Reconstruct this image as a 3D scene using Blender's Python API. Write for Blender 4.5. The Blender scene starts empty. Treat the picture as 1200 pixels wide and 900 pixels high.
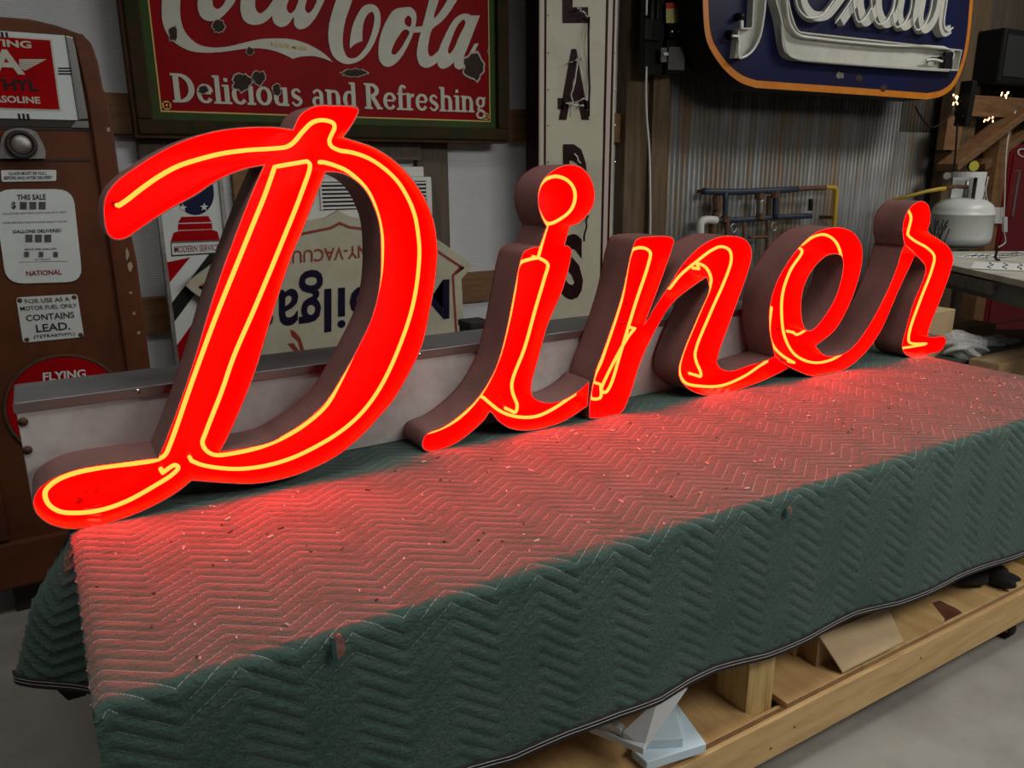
import bpy, bmesh, math, random
import numpy as np
from mathutils import Matrix, Vector
from mathutils.geometry import tessellate_polygon
random.seed(7); rng = np.random.default_rng(7)

# ------------------------------------------------------------------ camera
S = bpy.context.scene
C = S.collection
F_PX, YAW, PITCH, ROLL, CAMH = 914.8, math.radians(30.94), math.radians(15.1), math.radians(0.385), 1.653
def _cam_axes():
    cy, sy, cp, sp = math.cos(YAW), math.sin(YAW), math.cos(PITCH), math.sin(PITCH)
    fwd = np.array([sy*cp, cy*cp, -sp]); right = np.array([cy, -sy, 0.]); down = np.cross(fwd, right)
    c, s = math.cos(ROLL), math.sin(ROLL)
    return np.stack([c*right + s*down, -s*right + c*down, fwd], 1)
AX = _cam_axes(); CAM = np.array([0., 0., CAMH])
cam_data = bpy.data.cameras.new('camera'); cam = bpy.data.objects.new('camera', cam_data); C.objects.link(cam)
cam_data.sensor_width = 36.0; cam_data.lens = F_PX/1200*36; cam_data.clip_start = 0.02
cam.matrix_world = Matrix(((AX[0,0], -AX[0,1], -AX[0,2], CAM[0]), (AX[1,0], -AX[1,1], -AX[1,2], CAM[1]),
                           (AX[2,0], -AX[2,1], -AX[2,2], CAM[2]), (0, 0, 0, 1)))
S.camera = cam

# ------------------------------------------------------------------ light, exposure
S.view_settings.view_transform = 'Standard'; S.view_settings.look = 'None'
S.view_settings.gamma = 1.0; S.view_settings.exposure = 0.0; S.view_settings.use_curve_mapping = False
world = bpy.data.worlds.new('world'); S.world = world; world.use_nodes = True
world.node_tree.nodes['Background'].inputs[0].default_value = (0.95, 1.0, 1.0, 1)
world.node_tree.nodes['Background'].inputs[1].default_value = 0.055
def area_light(name, loc, target, sx, sy, power, color, spread=math.pi):
    d = bpy.data.lights.new(name, 'AREA'); d.shape = 'RECTANGLE'; d.size = sx; d.size_y = sy; d.energy = power; d.color = color
    d.spread = spread
    o = bpy.data.objects.new(name, d); C.objects.link(o); o.location = loc
    o.rotation_euler = (Vector(target) - Vector(loc)).to_track_quat('-Z', 'Y').to_euler()
    return o
area_light('ceiling_strip_light', (2.9, -0.75, 2.9), (2.3, 1.2, 0.3), 2.4, 0.6, 56, (1.0, 0.98, 0.93))
area_light('ceiling_strip_light', (0.5, 0.85, 3.9), (0.6, 1.5, 0.0), 2.6, 0.8, 23, (1.0, 0.97, 0.92), math.radians(120))
area_light('ceiling_strip_light', (5.9, 1.3, 3.9), (5.6, 2.4, 0.0), 2.4, 0.6, 60, (1.0, 0.97, 0.92))

# ------------------------------------------------------------------ pixel -> place
def ray(x, y): return AX @ np.array([(x-600)/F_PX, (y-450)/F_PX, 1.])
def onY(x, y, Y): d = ray(x, y); return CAM + d*(Y/d[1])
def onZ(x, y, z): d = ray(x, y); return CAM + d*((z-CAMH)/d[2])

# ------------------------------------------------------------------ materials
MATS = {}
def mat(name, col, rough=0.6, metal=0.0, var=0.0, scale=8.0, col2=None, bump=0.0, bscale=60.0, stretch=(1,1,1), emit=None, strength=0.0, spec=0.5, thr=(0.4,0.65), coat=0.0):
    m = bpy.data.materials.new(name); m.use_nodes = True; nt = m.node_tree; p = nt.nodes['Principled BSDF']
    p.inputs['Base Color'].default_value = (*col, 1); p.inputs['Roughness'].default_value = rough; p.inputs['Metallic'].default_value = metal
    p.inputs['Specular IOR Level'].default_value = spec; p.inputs['Coat Weight'].default_value = coat
    if emit: p.inputs['Emission Color'].default_value = (*emit, 1); p.inputs['Emission Strength'].default_value = strength
    if var or col2 or bump:
        tc = nt.nodes.new('ShaderNodeTexCoord'); mp = nt.nodes.new('ShaderNodeMapping'); mp.inputs['Scale'].default_value = stretch
        nt.links.new(tc.outputs['Object'], mp.inputs['Vector'])
    if var or col2:
        n = nt.nodes.new('ShaderNodeTexNoise'); n.inputs['Scale'].default_value = scale; n.inputs['Detail'].default_value = 6; n.inputs['Roughness'].default_value = 0.65
        nt.links.new(mp.outputs[0], n.inputs['Vector'])
        r = nt.nodes.new('ShaderNodeValToRGB'); r.color_ramp.elements[0].position = thr[0]; r.color_ramp.elements[1].position = thr[1]
        c2 = col2 or tuple(c*(1-var) for c in col)
        r.color_ramp.elements[0].color = (*col, 1); r.color_ramp.elements[1].color = (*c2, 1)
        nt.links.new(n.outputs['Fac'], r.inputs['Fac']); nt.links.new(r.outputs[0], p.inputs['Base Color'])
    if bump:
        n2 = nt.nodes.new('ShaderNodeTexNoise'); n2.inputs['Scale'].default_value = bscale; n2.inputs['Detail'].default_value = 4
        nt.links.new(mp.outputs[0], n2.inputs['Vector'])
        b = nt.nodes.new('ShaderNodeBump'); b.inputs['Strength'].default_value = bump; b.inputs['Distance'].default_value = 0.01
        nt.links.new(n2.outputs['Fac'], b.inputs['Height']); nt.links.new(b.outputs[0], p.inputs['Normal'])
    MATS[name] = m
    return m
mat('concrete', (0.31,0.295,0.26), 0.75, col2=(0.22,0.205,0.18), scale=2.2, bump=0.15, bscale=40)
mat('wood_girt', (0.23,0.115,0.045), 0.7, col2=(0.16,0.075,0.028), scale=5, stretch=(1,8,8))
mat('wood_post', (0.13,0.085,0.04), 0.75, col2=(0.075,0.045,0.022), scale=5, stretch=(7,7,0.7))
mat('wood_grey', (0.12,0.09,0.065), 0.75, col2=(0.075,0.055,0.04), scale=5, stretch=(7,7,0.7))
mat('wood_beam', (0.21,0.105,0.042), 0.65, col2=(0.12,0.055,0.022), scale=4, stretch=(1,7,7))
mat('pine', (0.66,0.44,0.20), 0.6, col2=(0.52,0.32,0.13), scale=4, stretch=(1,9,9), bump=0.05)
mat('pine_leg', (0.60,0.42,0.17), 0.6, col2=(0.40,0.25,0.085), scale=9, stretch=(6,6,0.35), thr=(0.45,0.6))
mat('plywood', (0.58,0.36,0.15), 0.6, col2=(0.44,0.25,0.095), scale=3, stretch=(6,1,6), bump=0.04)
mat('pine_shelf', (0.66,0.45,0.20), 0.6, col2=(0.50,0.30,0.11), scale=3, stretch=(5,1.2,6), bump=0.04)
mat('plywood_edge', (0.42,0.26,0.11), 0.7, var=0.5, scale=30, stretch=(1,1,6))
mat('wood_stain', (0.16,0.055,0.03), 0.6, var=0.4, scale=14)
mat('pump_brown', (0.115,0.034,0.011), 0.5, spec=0.25, col2=(0.07,0.022,0.010), scale=5, bump=0.05)
mat('pump_chip', (0.34,0.25,0.17), 0.8)
mat('pump_dark', (0.02,0.012,0.01), 0.6)
mat('chrome', (0.62,0.60,0.57), 0.25, 1.0)
mat('dull_metal', (0.33,0.31,0.29), 0.45, 0.8, var=0.4, scale=20)
mat('steel', (0.70,0.68,0.65), 0.5, 0.35, col2=(0.52,0.48,0.46), scale=6, bump=0.03)
mat('steel_top', (0.30,0.30,0.31), 0.5, 0.75, var=0.2, scale=8)
mat('rust', (0.09,0.04,0.018), 0.9, var=0.4, scale=30)
mat('white_enamel', (0.62,0.66,0.64), 0.3, var=0.08, scale=10)
mat('glass_white', (0.60,0.65,0.65), 0.2, var=0.05)
mat('red_enamel', (0.36,0.002,0.005), 0.35, var=0.25, scale=4, spec=0.08)
mat('coke_red', (0.26,0.0012,0.004), 0.4, col2=(0.19,0.001,0.003), scale=3, spec=0.05)
mat('cream_letter', (0.50,0.50,0.41), 0.35, var=0.12, scale=14, spec=0.2)
mat('green_enamel', (0.028,0.070,0.012), 0.5, col2=(0.045,0.042,0.012), scale=9, spec=0.12)
mat('dark_frame', (0.020,0.024,0.009), 0.7, col2=(0.050,0.024,0.012), scale=14, spec=0.1)
mat('frame_wood', (0.07,0.032,0.016), 0.7, var=0.4, scale=12, spec=0.1)
mat('yellow_line', (0.52,0.36,0.06), 0.45)
mat('chip_rust', (0.035,0.018,0.012), 0.85, var=0.5, scale=40)
mat('chip_rim', (0.40,0.36,0.30), 0.6)
mat('black', (0.006,0.006,0.006), 0.5, spec=0.25)
mat('black_soft', (0.015,0.015,0.016), 0.9)
mat('navy', (0.010,0.010,0.045), 0.4, spec=0.15)
mat('mobil_navy', (0.010,0.006,0.024), 0.4, spec=0.12)
mat('mobil_red', (0.22,0.02,0.012), 0.5)
mat('mobil_cream', (0.44,0.42,0.31), 0.45, col2=(0.38,0.35,0.25), scale=7)
mat('rexall_blue', (0.008,0.011,0.052), 0.35, col2=(0.012,0.011,0.035), scale=3, spec=0.2)
mat('rexall_orange', (0.60,0.20,0.012), 0.4, col2=(0.52,0.15,0.01), scale=14)
mat('sign_black', (0.008,0.006,0.005), 0.55, var=0.4, spec=0.15)
mat('channel_white', (0.55,0.55,0.48), 0.4, var=0.12, scale=12)
mat('tube_off', (0.72,0.72,0.68), 0.15, spec=0.6)
mat('column_cream', (0.47,0.45,0.34), 0.5, col2=(0.40,0.37,0.28), scale=5)
mat('column_pink', (0.48,0.38,0.33), 0.5)
mat('maroon', (0.024,0.005,0.007), 0.5, var=0.3, spec=0.12)
mat('grey_box', (0.10,0.095,0.09), 0.5, var=0.2)
mat('label_yellow', (0.50,0.48,0.16), 0.6, var=0.3, scale=60)
mat('label_red', (0.40,0.035,0.01), 0.6)
mat('white_plastic', (0.62,0.62,0.58), 0.4)
mat('pipe_blue', (0.03,0.045,0.075), 0.5, var=0.5, scale=25)
mat('pipe_rust', (0.14,0.065,0.03), 0.8, var=0.5, scale=25)
mat('gas_yellow', (0.50,0.32,0.02), 0.5, var=0.2)
mat('tank_white', (0.60,0.62,0.60), 0.35, var=0.08, scale=6)
mat('bench_top', (0.55,0.53,0.45), 0.45, col2=(0.40,0.38,0.32), scale=6)
mat('bench_grey', (0.11,0.12,0.12), 0.5)
mat('paper', (0.66,0.66,0.62), 0.7)
mat('cardboard', (0.42,0.27,0.13), 0.8, var=0.15, scale=8)
mat('cardboard_light', (0.50,0.36,0.20), 0.8, var=0.1, scale=8)
mat('foam_blue', (0.66,0.80,0.88), 0.7, var=0.05)
mat('foam_white', (0.76,0.79,0.80), 0.7, var=0.05)
mat('wrap', (0.86,0.87,0.86), 0.15, var=0.25, scale=30, bump=0.9, bscale=45); MATS['wrap'].node_tree.nodes['Principled BSDF'].inputs['Transmission Weight'].default_value = 0.2
mat('cooler_red', (0.16,0.006,0.008), 0.3)
mat('caster_red', (0.35,0.03,0.012), 0.5)
mat('bulb', (1,0.7,0.4), 0.3, emit=(1.0,0.55,0.25), strength=4.0)
mat('letter_paint', (0.25,0.105,0.095), 0.5, col2=(0.19,0.085,0.072), scale=6, bump=0.05)
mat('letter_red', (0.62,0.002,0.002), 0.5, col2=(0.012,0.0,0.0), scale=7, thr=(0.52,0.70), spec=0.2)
mat('support_glass', (0.5,0.004,0.003), 0.2)
mat('letter_rim', (0.42,0.16,0.13), 0.5, var=0.4, scale=40)
mat('tube_black', (0.02,0.012,0.01), 0.4)
mat('neon', (0,0,0), 0.3, emit=(1.0,0.0052,0.0006), strength=140.0)
mat('piping', (0.012,0.010,0.011), 0.85)
mat('thread', (0.42,0.40,0.38), 0.9)
mat('lint_pale', (0.62,0.56,0.48), 0.9)
mat('lint_dark', (0.03,0.025,0.025), 0.9)
mat('tear_fill', (0.30,0.14,0.11), 0.95, var=0.4, scale=60)
mat('tear_flap', (0.05,0.13,0.11), 0.95)
mat('plate_text', (0.015,0.015,0.018), 0.5)
mat('text_maroon', (0.22,0.012,0.018), 0.5)
mat('digit_box', (0.09,0.09,0.08), 0.4, var=0.5, scale=60)
mat('gauge_yellow', (0.40,0.36,0.03), 0.5)

def insulation_mat():
    m = mat('insulation', (0.50,0.51,0.52), 0.38); nt = m.node_tree; p = nt.nodes['Principled BSDF']
    tc = nt.nodes.new('ShaderNodeTexCoord')
    w = nt.nodes.new('ShaderNodeTexWave'); w.bands_direction = 'Z'; w.inputs['Scale'].default_value = 40; w.inputs['Distortion'].default_value = 1.2; w.inputs['Detail'].default_value = 2; w.inputs['Detail Scale'].default_value = 3
    n = nt.nodes.new('ShaderNodeTexNoise'); n.inputs['Scale'].default_value = 3
    b = nt.nodes.new('ShaderNodeBump'); b.inputs['Strength'].default_value = 0.5; b.inputs['Distance'].default_value = 0.005
    nt.links.new(tc.outputs['Object'], w.inputs['Vector']); nt.links.new(tc.outputs['Object'], n.inputs['Vector'])
    nt.links.new(w.outputs['Fac'], b.inputs['Height']); nt.links.new(b.outputs[0], p.inputs['Normal'])
    r = nt.nodes.new('ShaderNodeValToRGB'); r.color_ramp.elements[0].color = (0.60,0.61,0.62,1); r.color_ramp.elements[1].color = (0.80,0.81,0.82,1)
    nt.links.new(n.outputs['Fac'], r.inputs['Fac']); nt.links.new(r.outputs[0], p.inputs['Base Color'])
insulation_mat()
def corrugated_mat():
    m = mat('corrugated', (0.3,0.3,0.3), 0.5, 0.35); nt = m.node_tree; p = nt.nodes['Principled BSDF']
    tc = nt.nodes.new('ShaderNodeTexCoord'); mp = nt.nodes.new('ShaderNodeMapping'); mp.inputs['Scale'].default_value = (5.0, 1, 0.25)
    n = nt.nodes.new('ShaderNodeTexNoise'); n.inputs['Scale'].default_value = 2.2; n.inputs['Detail'].default_value = 8; n.inputs['Roughness'].default_value = 0.7
    r = nt.nodes.new('ShaderNodeValToRGB'); e = r.color_ramp.elements
    e[0].position = 0.30; e[0].color = (0.10,0.10,0.10,1); e[1].position = 0.70; e[1].color = (0.16,0.070,0.022,1)
    a = e.new(0.41); a.color = (0.32,0.325,0.32,1); a = e.new(0.51); a.color = (0.22,0.215,0.20,1); a = e.new(0.60); a.color = (0.26,0.19,0.12,1)
    nt.links.new(tc.outputs['Object'], mp.inputs['Vector']); nt.links.new(mp.outputs[0], n.inputs['Vector'])
    nt.links.new(n.outputs['Fac'], r.inputs['Fac']); nt.links.new(r.outputs[0], p.inputs['Base Color'])
corrugated_mat()
QP, QL, QX0 = 0.195, 0.034, 0.383   # quilting: zigzag period, line pitch, one peak
ZA = 0.07                            # zigzag height
def blanket_mat():
    m = mat('blanket', (0.04,0.08,0.068), 0.95, spec=0.15); nt = m.node_tree; p = nt.nodes['Principled BSDF']
    p.inputs['Sheen Weight'].default_value = 0.12; p.inputs['Sheen Roughness'].default_value = 0.5
    uv = nt.nodes.new('ShaderNodeUVMap'); sp = nt.nodes.new('ShaderNodeSeparateXYZ'); nt.links.new(uv.outputs[0], sp.inputs[0])
    def math_(op, a, b=None, c=None):
        n = nt.nodes.new('ShaderNodeMath'); n.operation = op
        for i, v in enumerate((a, b, c)):
            if v is None: continue
            if isinstance(v, (int, float)): n.inputs[i].default_value = v
            else: nt.links.new(v, n.inputs[i])
        return n.outputs[0]
    pp = math_('PINGPONG', math_('SUBTRACT', sp.outputs[0], QX0), QP/2)
    u = math_('DIVIDE', math_('SUBTRACT', sp.outputs[1], math_('MULTIPLY', pp, ZA/(QP/2))), QL)
    fr = math_('ABSOLUTE', math_('SUBTRACT', math_('FRACT', u), 0.5))       # 0.5 on a stitch line
    line = math_('GREATER_THAN', fr, 0.470)
    dash = math_('LESS_THAN', math_('FRACT', math_('MULTIPLY', math_('ADD', sp.outputs[0], math_('MULTIPLY', sp.outputs[1], 0.6)), 150.0)), 0.75)
    n = nt.nodes.new('ShaderNodeTexNoise'); n.inputs['Scale'].default_value = 9; n.inputs['Detail'].default_value = 5
    nt.links.new(uv.outputs[0], n.inputs['Vector'])
    worn = math_('GREATER_THAN', n.outputs['Fac'], 0.44)
    drop_weight = math_('SUBTRACT', 1.0, math_('MULTIPLY', math_('GREATER_THAN', sp.outputs[1], 0.06), 0.55))  # thread mixed in more weakly below the fold, on the hanging sides
    thread = math_('MULTIPLY', math_('MULTIPLY', math_('MULTIPLY', line, dash), math_('ADD', math_('MULTIPLY', worn, 0.45), 0.12)), drop_weight)
    r = nt.nodes.new('ShaderNodeValToRGB'); r.color_ramp.elements[0].position = 0.35; r.color_ramp.elements[1].position = 0.7
    r.color_ramp.elements[0].color = (0.044,0.086,0.070,1); r.color_ramp.elements[1].color = (0.060,0.098,0.081,1)
    nt.links.new(n.outputs['Fac'], r.inputs['Fac'])
    mx = nt.nodes.new('ShaderNodeMix'); mx.data_type = 'RGBA'
    nt.links.new(thread, mx.inputs[0]); nt.links.new(r.outputs[0], mx.inputs[6]); mx.inputs[7].default_value = (0.42,0.44,0.42,1)
    nt.links.new(mx.outputs[2], p.inputs['Base Color'])
    n2 = nt.nodes.new('ShaderNodeTexNoise'); n2.inputs['Scale'].default_value = 160; n2.inputs['Detail'].default_value = 4
    nt.links.new(uv.outputs[0], n2.inputs['Vector'])
    b = nt.nodes.new('ShaderNodeBump'); b.inputs['Strength'].default_value = 0.35; b.inputs['Distance'].default_value = 0.004
    mpw = nt.nodes.new('ShaderNodeMapping'); mpw.inputs['Rotation'].default_value = (0, 0, 0.7); mpw.inputs['Scale'].default_value = (1.0, 2.2, 1)
    nt.links.new(uv.outputs[0], mpw.inputs['Vector'])
    n3 = nt.nodes.new('ShaderNodeTexNoise'); n3.inputs['Scale'].default_value = 42; n3.inputs['Detail'].default_value = 3; n3.inputs['Distortion'].default_value = 0.8
    nt.links.new(mpw.outputs[0], n3.inputs['Vector'])
    b3 = nt.nodes.new('ShaderNodeBump'); b3.inputs['Strength'].default_value = 0.45; b3.inputs['Distance'].default_value = 0.010
    nt.links.new(n3.outputs['Fac'], b3.inputs['Height']); nt.links.new(b3.outputs[0], b.inputs['Normal'])
    nt.links.new(n2.outputs['Fac'], b.inputs['Height']); nt.links.new(b.outputs[0], p.inputs['Normal'])
blanket_mat()

# ------------------------------------------------------------------ object helpers
def link(name, me, m, parent=None, smooth=False):
    o = bpy.data.objects.new(name, me); C.objects.link(o)
    if m: me.materials.append(MATS[m] if isinstance(m, str) else m)
    if smooth:
        for p in me.polygons: p.use_smooth = True
    if parent: o.parent = parent; o.matrix_parent_inverse = Matrix.Translation(-parent.location)
    return o
def tag(o, label, cat, group=None):
    o['label'] = label; o['category'] = cat
    if group: o['group'] = group
    return o
def thing(name, loc, label, cat, group=None):
    o = bpy.data.objects.new(name, None); C.objects.link(o); o.location = Vector(loc); o.empty_display_size = 0.05
    return tag(o, label, cat, group)
def structure(o): o['kind'] = 'structure'; return o
class MB:
    def __init__(s): s.v = []; s.f = []
    def add(s, vs, fs):
        b = len(s.v); s.v += [tuple(float(c) for c in v) for v in vs]; s.f += [tuple(i+b for i in f) for f in fs]; return s
    def box(s, x0, x1, y0, y1, z0, z1):
        return s.add([(x0,y0,z0),(x1,y0,z0),(x1,y1,z0),(x0,y1,z0),(x0,y0,z1),(x1,y0,z1),(x1,y1,z1),(x0,y1,z1)],
                     [(3,2,1,0),(4,5,6,7),(0,1,5,4),(1,2,6,5),(2,3,7,6),(3,0,4,7)])
    def hexa(s, a, b):      # two matching quads
        return s.add(list(a)+list(b), [(0,1,2,3),(7,6,5,4),(0,4,5,1),(1,5,6,2),(2,6,7,3),(3,7,4,0)])
    def beam(s, p, q, w, h, up=(0,0,1)):
        p = Vector(p); q = Vector(q); d = (q-p).normalized(); up = Vector(up); sd = d.cross(up).normalized(); u = sd.cross(d)
        a = [p + sd*w/2*i + u*h/2*j for i, j in ((-1,-1),(1,-1),(1,1),(-1,1))]; b = [v + (q-p) for v in a]
        return s.hexa(a, b)
    def tube(s, pts, r, n=8, closed=False):
        P = [Vector(p) for p in pts]; N = len(P); rr = r if hasattr(r, '__len__') else [r]*N
        T = []
        for i in range(N):
            a = P[(i-1) % N] if (closed or i > 0) else P[i]; b = P[(i+1) % N] if (closed or i < N-1) else P[i]
            T.append((b-a).normalized() if (b-a).length > 1e-9 else Vector((0,0,1)))
        ref = Vector((0,1,0)) if abs(T[0].y) < 0.9 else Vector((1,0,0)); vs = []
        for i in range(N):
            u = (ref - T[i]*ref.dot(T[i])).normalized(); w = T[i].cross(u); ref = u
            vs += [P[i] + (u*math.cos(a) + w*math.sin(a))*rr[i] for a in (2*math.pi*k/n for k in range(n))]
        fs = [(i*n+k, i*n+(k+1) % n, ((i+1) % N)*n+(k+1) % n, ((i+1) % N)*n+k) for i in range(N if closed else N-1) for k in range(n)]
        if not closed: fs += [tuple(range(n-1, -1, -1)), tuple(range((N-1)*n, N*n))]
        return s.add(vs, fs)
    def lathe(s, prof, c, n=24, axis='z'):
        vs = []
        for r, h in prof:
            for k in range(n):
                a = 2*math.pi*k/n; x, y = r*math.cos(a), r*math.sin(a)
                vs.append((c[0]+x, c[1]+y, c[2]+h) if axis == 'z' else ((c[0]+x, c[1]+h, c[2]+y) if axis == 'y' else (c[0]+h, c[1]+x, c[2]+y)))
        m = len(prof); fs = [(i*n+k, i*n+(k+1) % n, (i+1)*n+(k+1) % n, (i+1)*n+k) for i in range(m-1) for k in range(n)]
        fs += [tuple(range(n-1, -1, -1)), tuple(range((m-1)*n, m*n))]
        return s.add(vs, fs)
    def prism(s, loops, y0, y1):    # loops in (x,z); first outline, then holes; runs from y0 (front) to y1
        loops = [[(float(a), float(b)) for a, b in L] for L in loops]
        tri = tessellate_polygon([[Vector((a, b, 0)) for a, b in L] for L in loops])
        flat = [p for L in loops for p in L]; n = len(flat)
        fs = []
        for t in tri:
            (x1,z1),(x2,z2),(x3,z3) = (flat[i] for i in t); t = tuple(t)
            if (x2-x1)*(z3-z1)-(x3-x1)*(z2-z1) < 0: t = t[::-1]
            fs += [t, tuple(i+n for i in t[::-1])]
        b = 0
        for L in loops:
            m = len(L); fs += [(b+i, b+(i+1) % m, b+(i+1) % m+n, b+i+n) for i in range(m)]; b += m
        return s.add([(a, y0, c) for a, c in flat] + [(a, y1, c) for a, c in flat], fs)
    def mesh(s, name, fix=True):
        me = bpy.data.meshes.new(name); me.from_pydata(s.v, [], s.f)
        if fix:
            bm = bmesh.new(); bm.from_mesh(me); bmesh.ops.recalc_face_normals(bm, faces=bm.faces[:]); bm.to_mesh(me); bm.free()
        return me
    def build(s, name, m, parent=None, smooth=False, bevel=0):
        o = link(name, s.mesh(name), m, parent, smooth)
        if bevel:
            md = o.modifiers.new('bevel', 'BEVEL'); md.width = bevel; md.segments = 2; md.limit_method = 'ANGLE'
        return o
def smooth_path(pts, closed=False, sub=5):      # centripetal Catmull-Rom; a third entry 1 marks a corner
    P = [np.array(p[:2], float) for p in pts]; K = [len(p) > 2 and p[2] == 1 for p in pts]; N = len(P); out = []
    segs = N if closed else N-1
    for i in range(segs):
        p1, p2 = P[i], P[(i+1) % N]
        p0 = P[(i-1) % N] if (closed or i > 0) and not K[i] else p1 + (p1-p2)
        p3 = P[(i+2) % N] if (closed or i+2 < N) and not K[(i+1) % N] else p2 + (p2-p1)
        d = [max(np.linalg.norm(b-a), 1e-6)**0.5 for a, b in ((p0,p1),(p1,p2),(p2,p3))]
        t0, t1 = 0, d[0]; t2 = t1+d[1]; t3 = t2+d[2]
        for k in range(sub):
            t = t1 + (t2-t1)*k/sub
            A1 = (t1-t)/(t1-t0)*p0+(t-t0)/(t1-t0)*p1; A2 = (t2-t)/(t2-t1)*p1+(t-t1)/(t2-t1)*p2; A3 = (t3-t)/(t3-t2)*p2+(t-t2)/(t3-t2)*p3
            B1 = (t2-t)/(t2-t0)*A1+(t-t0)/(t2-t0)*A2; B2 = (t3-t)/(t3-t1)*A2+(t-t1)/(t3-t1)*A3
            out.append((t2-t)/(t2-t1)*B1+(t-t1)/(t2-t1)*B2)
    if not closed: out.append(P[-1])
    return out
def xz(pts, Y): return [(q[0], q[2]) for q in (onY(p[0], p[1], Y) for p in pts)]
def area2(L): return sum(L[i][0]*L[(i+1) % len(L)][1]-L[(i+1) % len(L)][0]*L[i][1] for i in range(len(L)))
def offset(L, d):      # inward for d > 0 on a ccw loop
    n = len(L); out = []
    for i in range(n):
        a, b, c = np.array(L[i-1]), np.array(L[i]), np.array(L[(i+1) % n])
        e1 = (b-a)/max(np.linalg.norm(b-a), 1e-9); e2 = (c-b)/max(np.linalg.norm(c-b), 1e-9)
        n1 = np.array([-e1[1], e1[0]]); n2 = np.array([-e2[1], e2[0]]); m = n1+n2; q = max(m@m, 0.5)
        out.append(tuple(b + m*2*d/q))
    return out
def crop(x0, y0, s, pts): return [((x0+p[0]/s), (y0+p[1]/s)) + tuple(p[2:]) for p in pts]
def ribbon(mb, strokes, y0, y1, sub=4):        # strokes: lists of (x, z, width)
    for si, st in enumerate(strokes):
        yk = y0-0.0003*si; cl = len(st) > 3 and st[0][:2] == st[-1][:2]
        P = smooth_path([(p[0], p[1]) for p in st], False, sub); W = np.interp(np.linspace(0, len(st)-1, len(P)), range(len(st)), [p[2] for p in st])
        n = len(P); L = []; R = []
        for i in range(n):
            a = P[max(i-1, 0)] if not (cl and i == 0) else P[-2]; b = P[min(i+1, n-1)] if not (cl and i == n-1) else P[1]
            t = (b-a)/max(np.linalg.norm(b-a), 1e-9); q = np.array([-t[1], t[0]])*W[i]/2; L.append(P[i]+q); R.append(P[i]-q)
        vs = [(p[0], y, p[1]) for y in (yk, y1) for S_ in (L, R) for p in S_]
        fs = []
        for i in range(n-1):
            fs += [(i, i+1, n+i+1, n+i), (2*n+i, 3*n+i, 3*n+i+1, 2*n+i+1), (i, 2*n+i, 2*n+i+1, i+1), (n+i, n+i+1, 3*n+i+1, 3*n+i)]
        fs += [(0, n, 3*n, 2*n), (n-1, 3*n-1, 4*n-1, 2*n-1)]
        mb.add(vs, fs)
    return mb
_tc = {}
def text_mesh(body, weight=0.0):
    if (body, weight) in _tc: return _tc[(body, weight)]
    cu = bpy.data.curves.new('t', 'FONT'); cu.body = body; cu.offset = weight; cu.resolution_u = 3
    o = bpy.data.objects.new('t', cu); C.objects.link(o); bpy.context.view_layer.update()
    me = o.to_mesh(); v = np.array([q.co[:2] for q in me.vertices]); f = [tuple(p.vertices) for p in me.polygons]
    o.to_mesh_clear(); bpy.data.objects.remove(o); bpy.data.curves.remove(cu)
    v -= v.min(0); v /= v.max(0); _tc[(body, weight)] = (v, f); return v, f
def lettering(body, q, Y, m, parent, weight=0.01, flip=False, name='lettering', proud=0.002):
    # q: four pixels (lower left, lower right, upper right, upper left) on the plane Y
    a, b, c, d = (np.array(p) for p in xz(q, Y)); v, f = text_mesh(body, weight)
    if flip: v = 1-v
    P = [(1-s)*(1-t)*a + s*(1-t)*b + s*t*c + (1-s)*t*d for s, t in v]
    n = len(P); mb = MB()
    mb.add([(p[0], Y-proud, p[1]) for p in P], f)
    return link(name, mb.mesh(name, False), m, parent)
def plate(name, q, Y, th, m, parent, radius=0.0, bevel=0.0):
    L = xz(q, Y)
    if radius:
        out = []
        for i in range(len(L)):
            p = np.array(L[i]); a = np.array(L[i-1])-p; b = np.array(L[(i+1) % len(L)])-p
            p1 = p+a/np.linalg.norm(a)*radius; p2 = p+b/np.linalg.norm(b)*radius
            out += [tuple((1-t)**2*p1+2*t*(1-t)*p+t*t*p2) for t in np.linspace(0, 1, 6)]
        L = out
    return MB().prism([L], Y-th, Y).build(name, m, parent, bevel=bevel)
def quad(x0, y0, x1, y1): return [(x0,y1),(x1,y1),(x1,y0),(x0,y0)]
def blob(cx, cy, rx, ry, n=14, jit=0.25):
    return [(cx+rx*math.cos(a)*(1+random.uniform(-jit,jit)), cy+ry*math.sin(a)*(1+random.uniform(-jit,jit))) for a in (2*math.pi*k/n for k in range(n))]

# ================================================================== the setting
YW = 3.95                       # front of the wall girts
structure(MB().box(-4, 12, -5, 7, -0.1, 0).build('floor', 'concrete'))
XP = onY(772, 150, YW)[0]       # right side of the wood post
wall_back = structure(MB().box(-4, XP, YW+0.045, YW+0.1, 0, 3.9).build('wall_back', 'insulation'))
structure(MB().box(XP, 12, YW+0.06, YW+0.1, 0, 3.9).build('wall_back_sheeting', 'wood_grey'))
for za, zb in (((165,350),(171,392)), ((124,108),(131,157))):
    z1, z0 = onY(*za, YW)[2], onY(*zb, YW)[2]
    MB().box(-3.9, XP-0.25, YW, YW+0.045, z0, z1).build('girt', 'wood_girt', wall_back, bevel=0.004)
for xa, xb, y, nm in ((490.5,526.5,230,'wood_grey'), (273,303,215,'wood_girt')):
    MB().box(onY(xa,y,YW)[0], onY(xb,y,YW)[0], YW+0.002, YW+0.05, 0, 3.9).build('stud', nm, wall_back, bevel=0.004)
MB().box(onY(160,165,YW)[0], onY(491,170,YW)[0], YW-0.03, YW+0.045, onY(491,188,YW)[2], onY(491,168,YW)[2]).build('ledge_board', 'wood_grey', wall_back, bevel=0.004)
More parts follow.
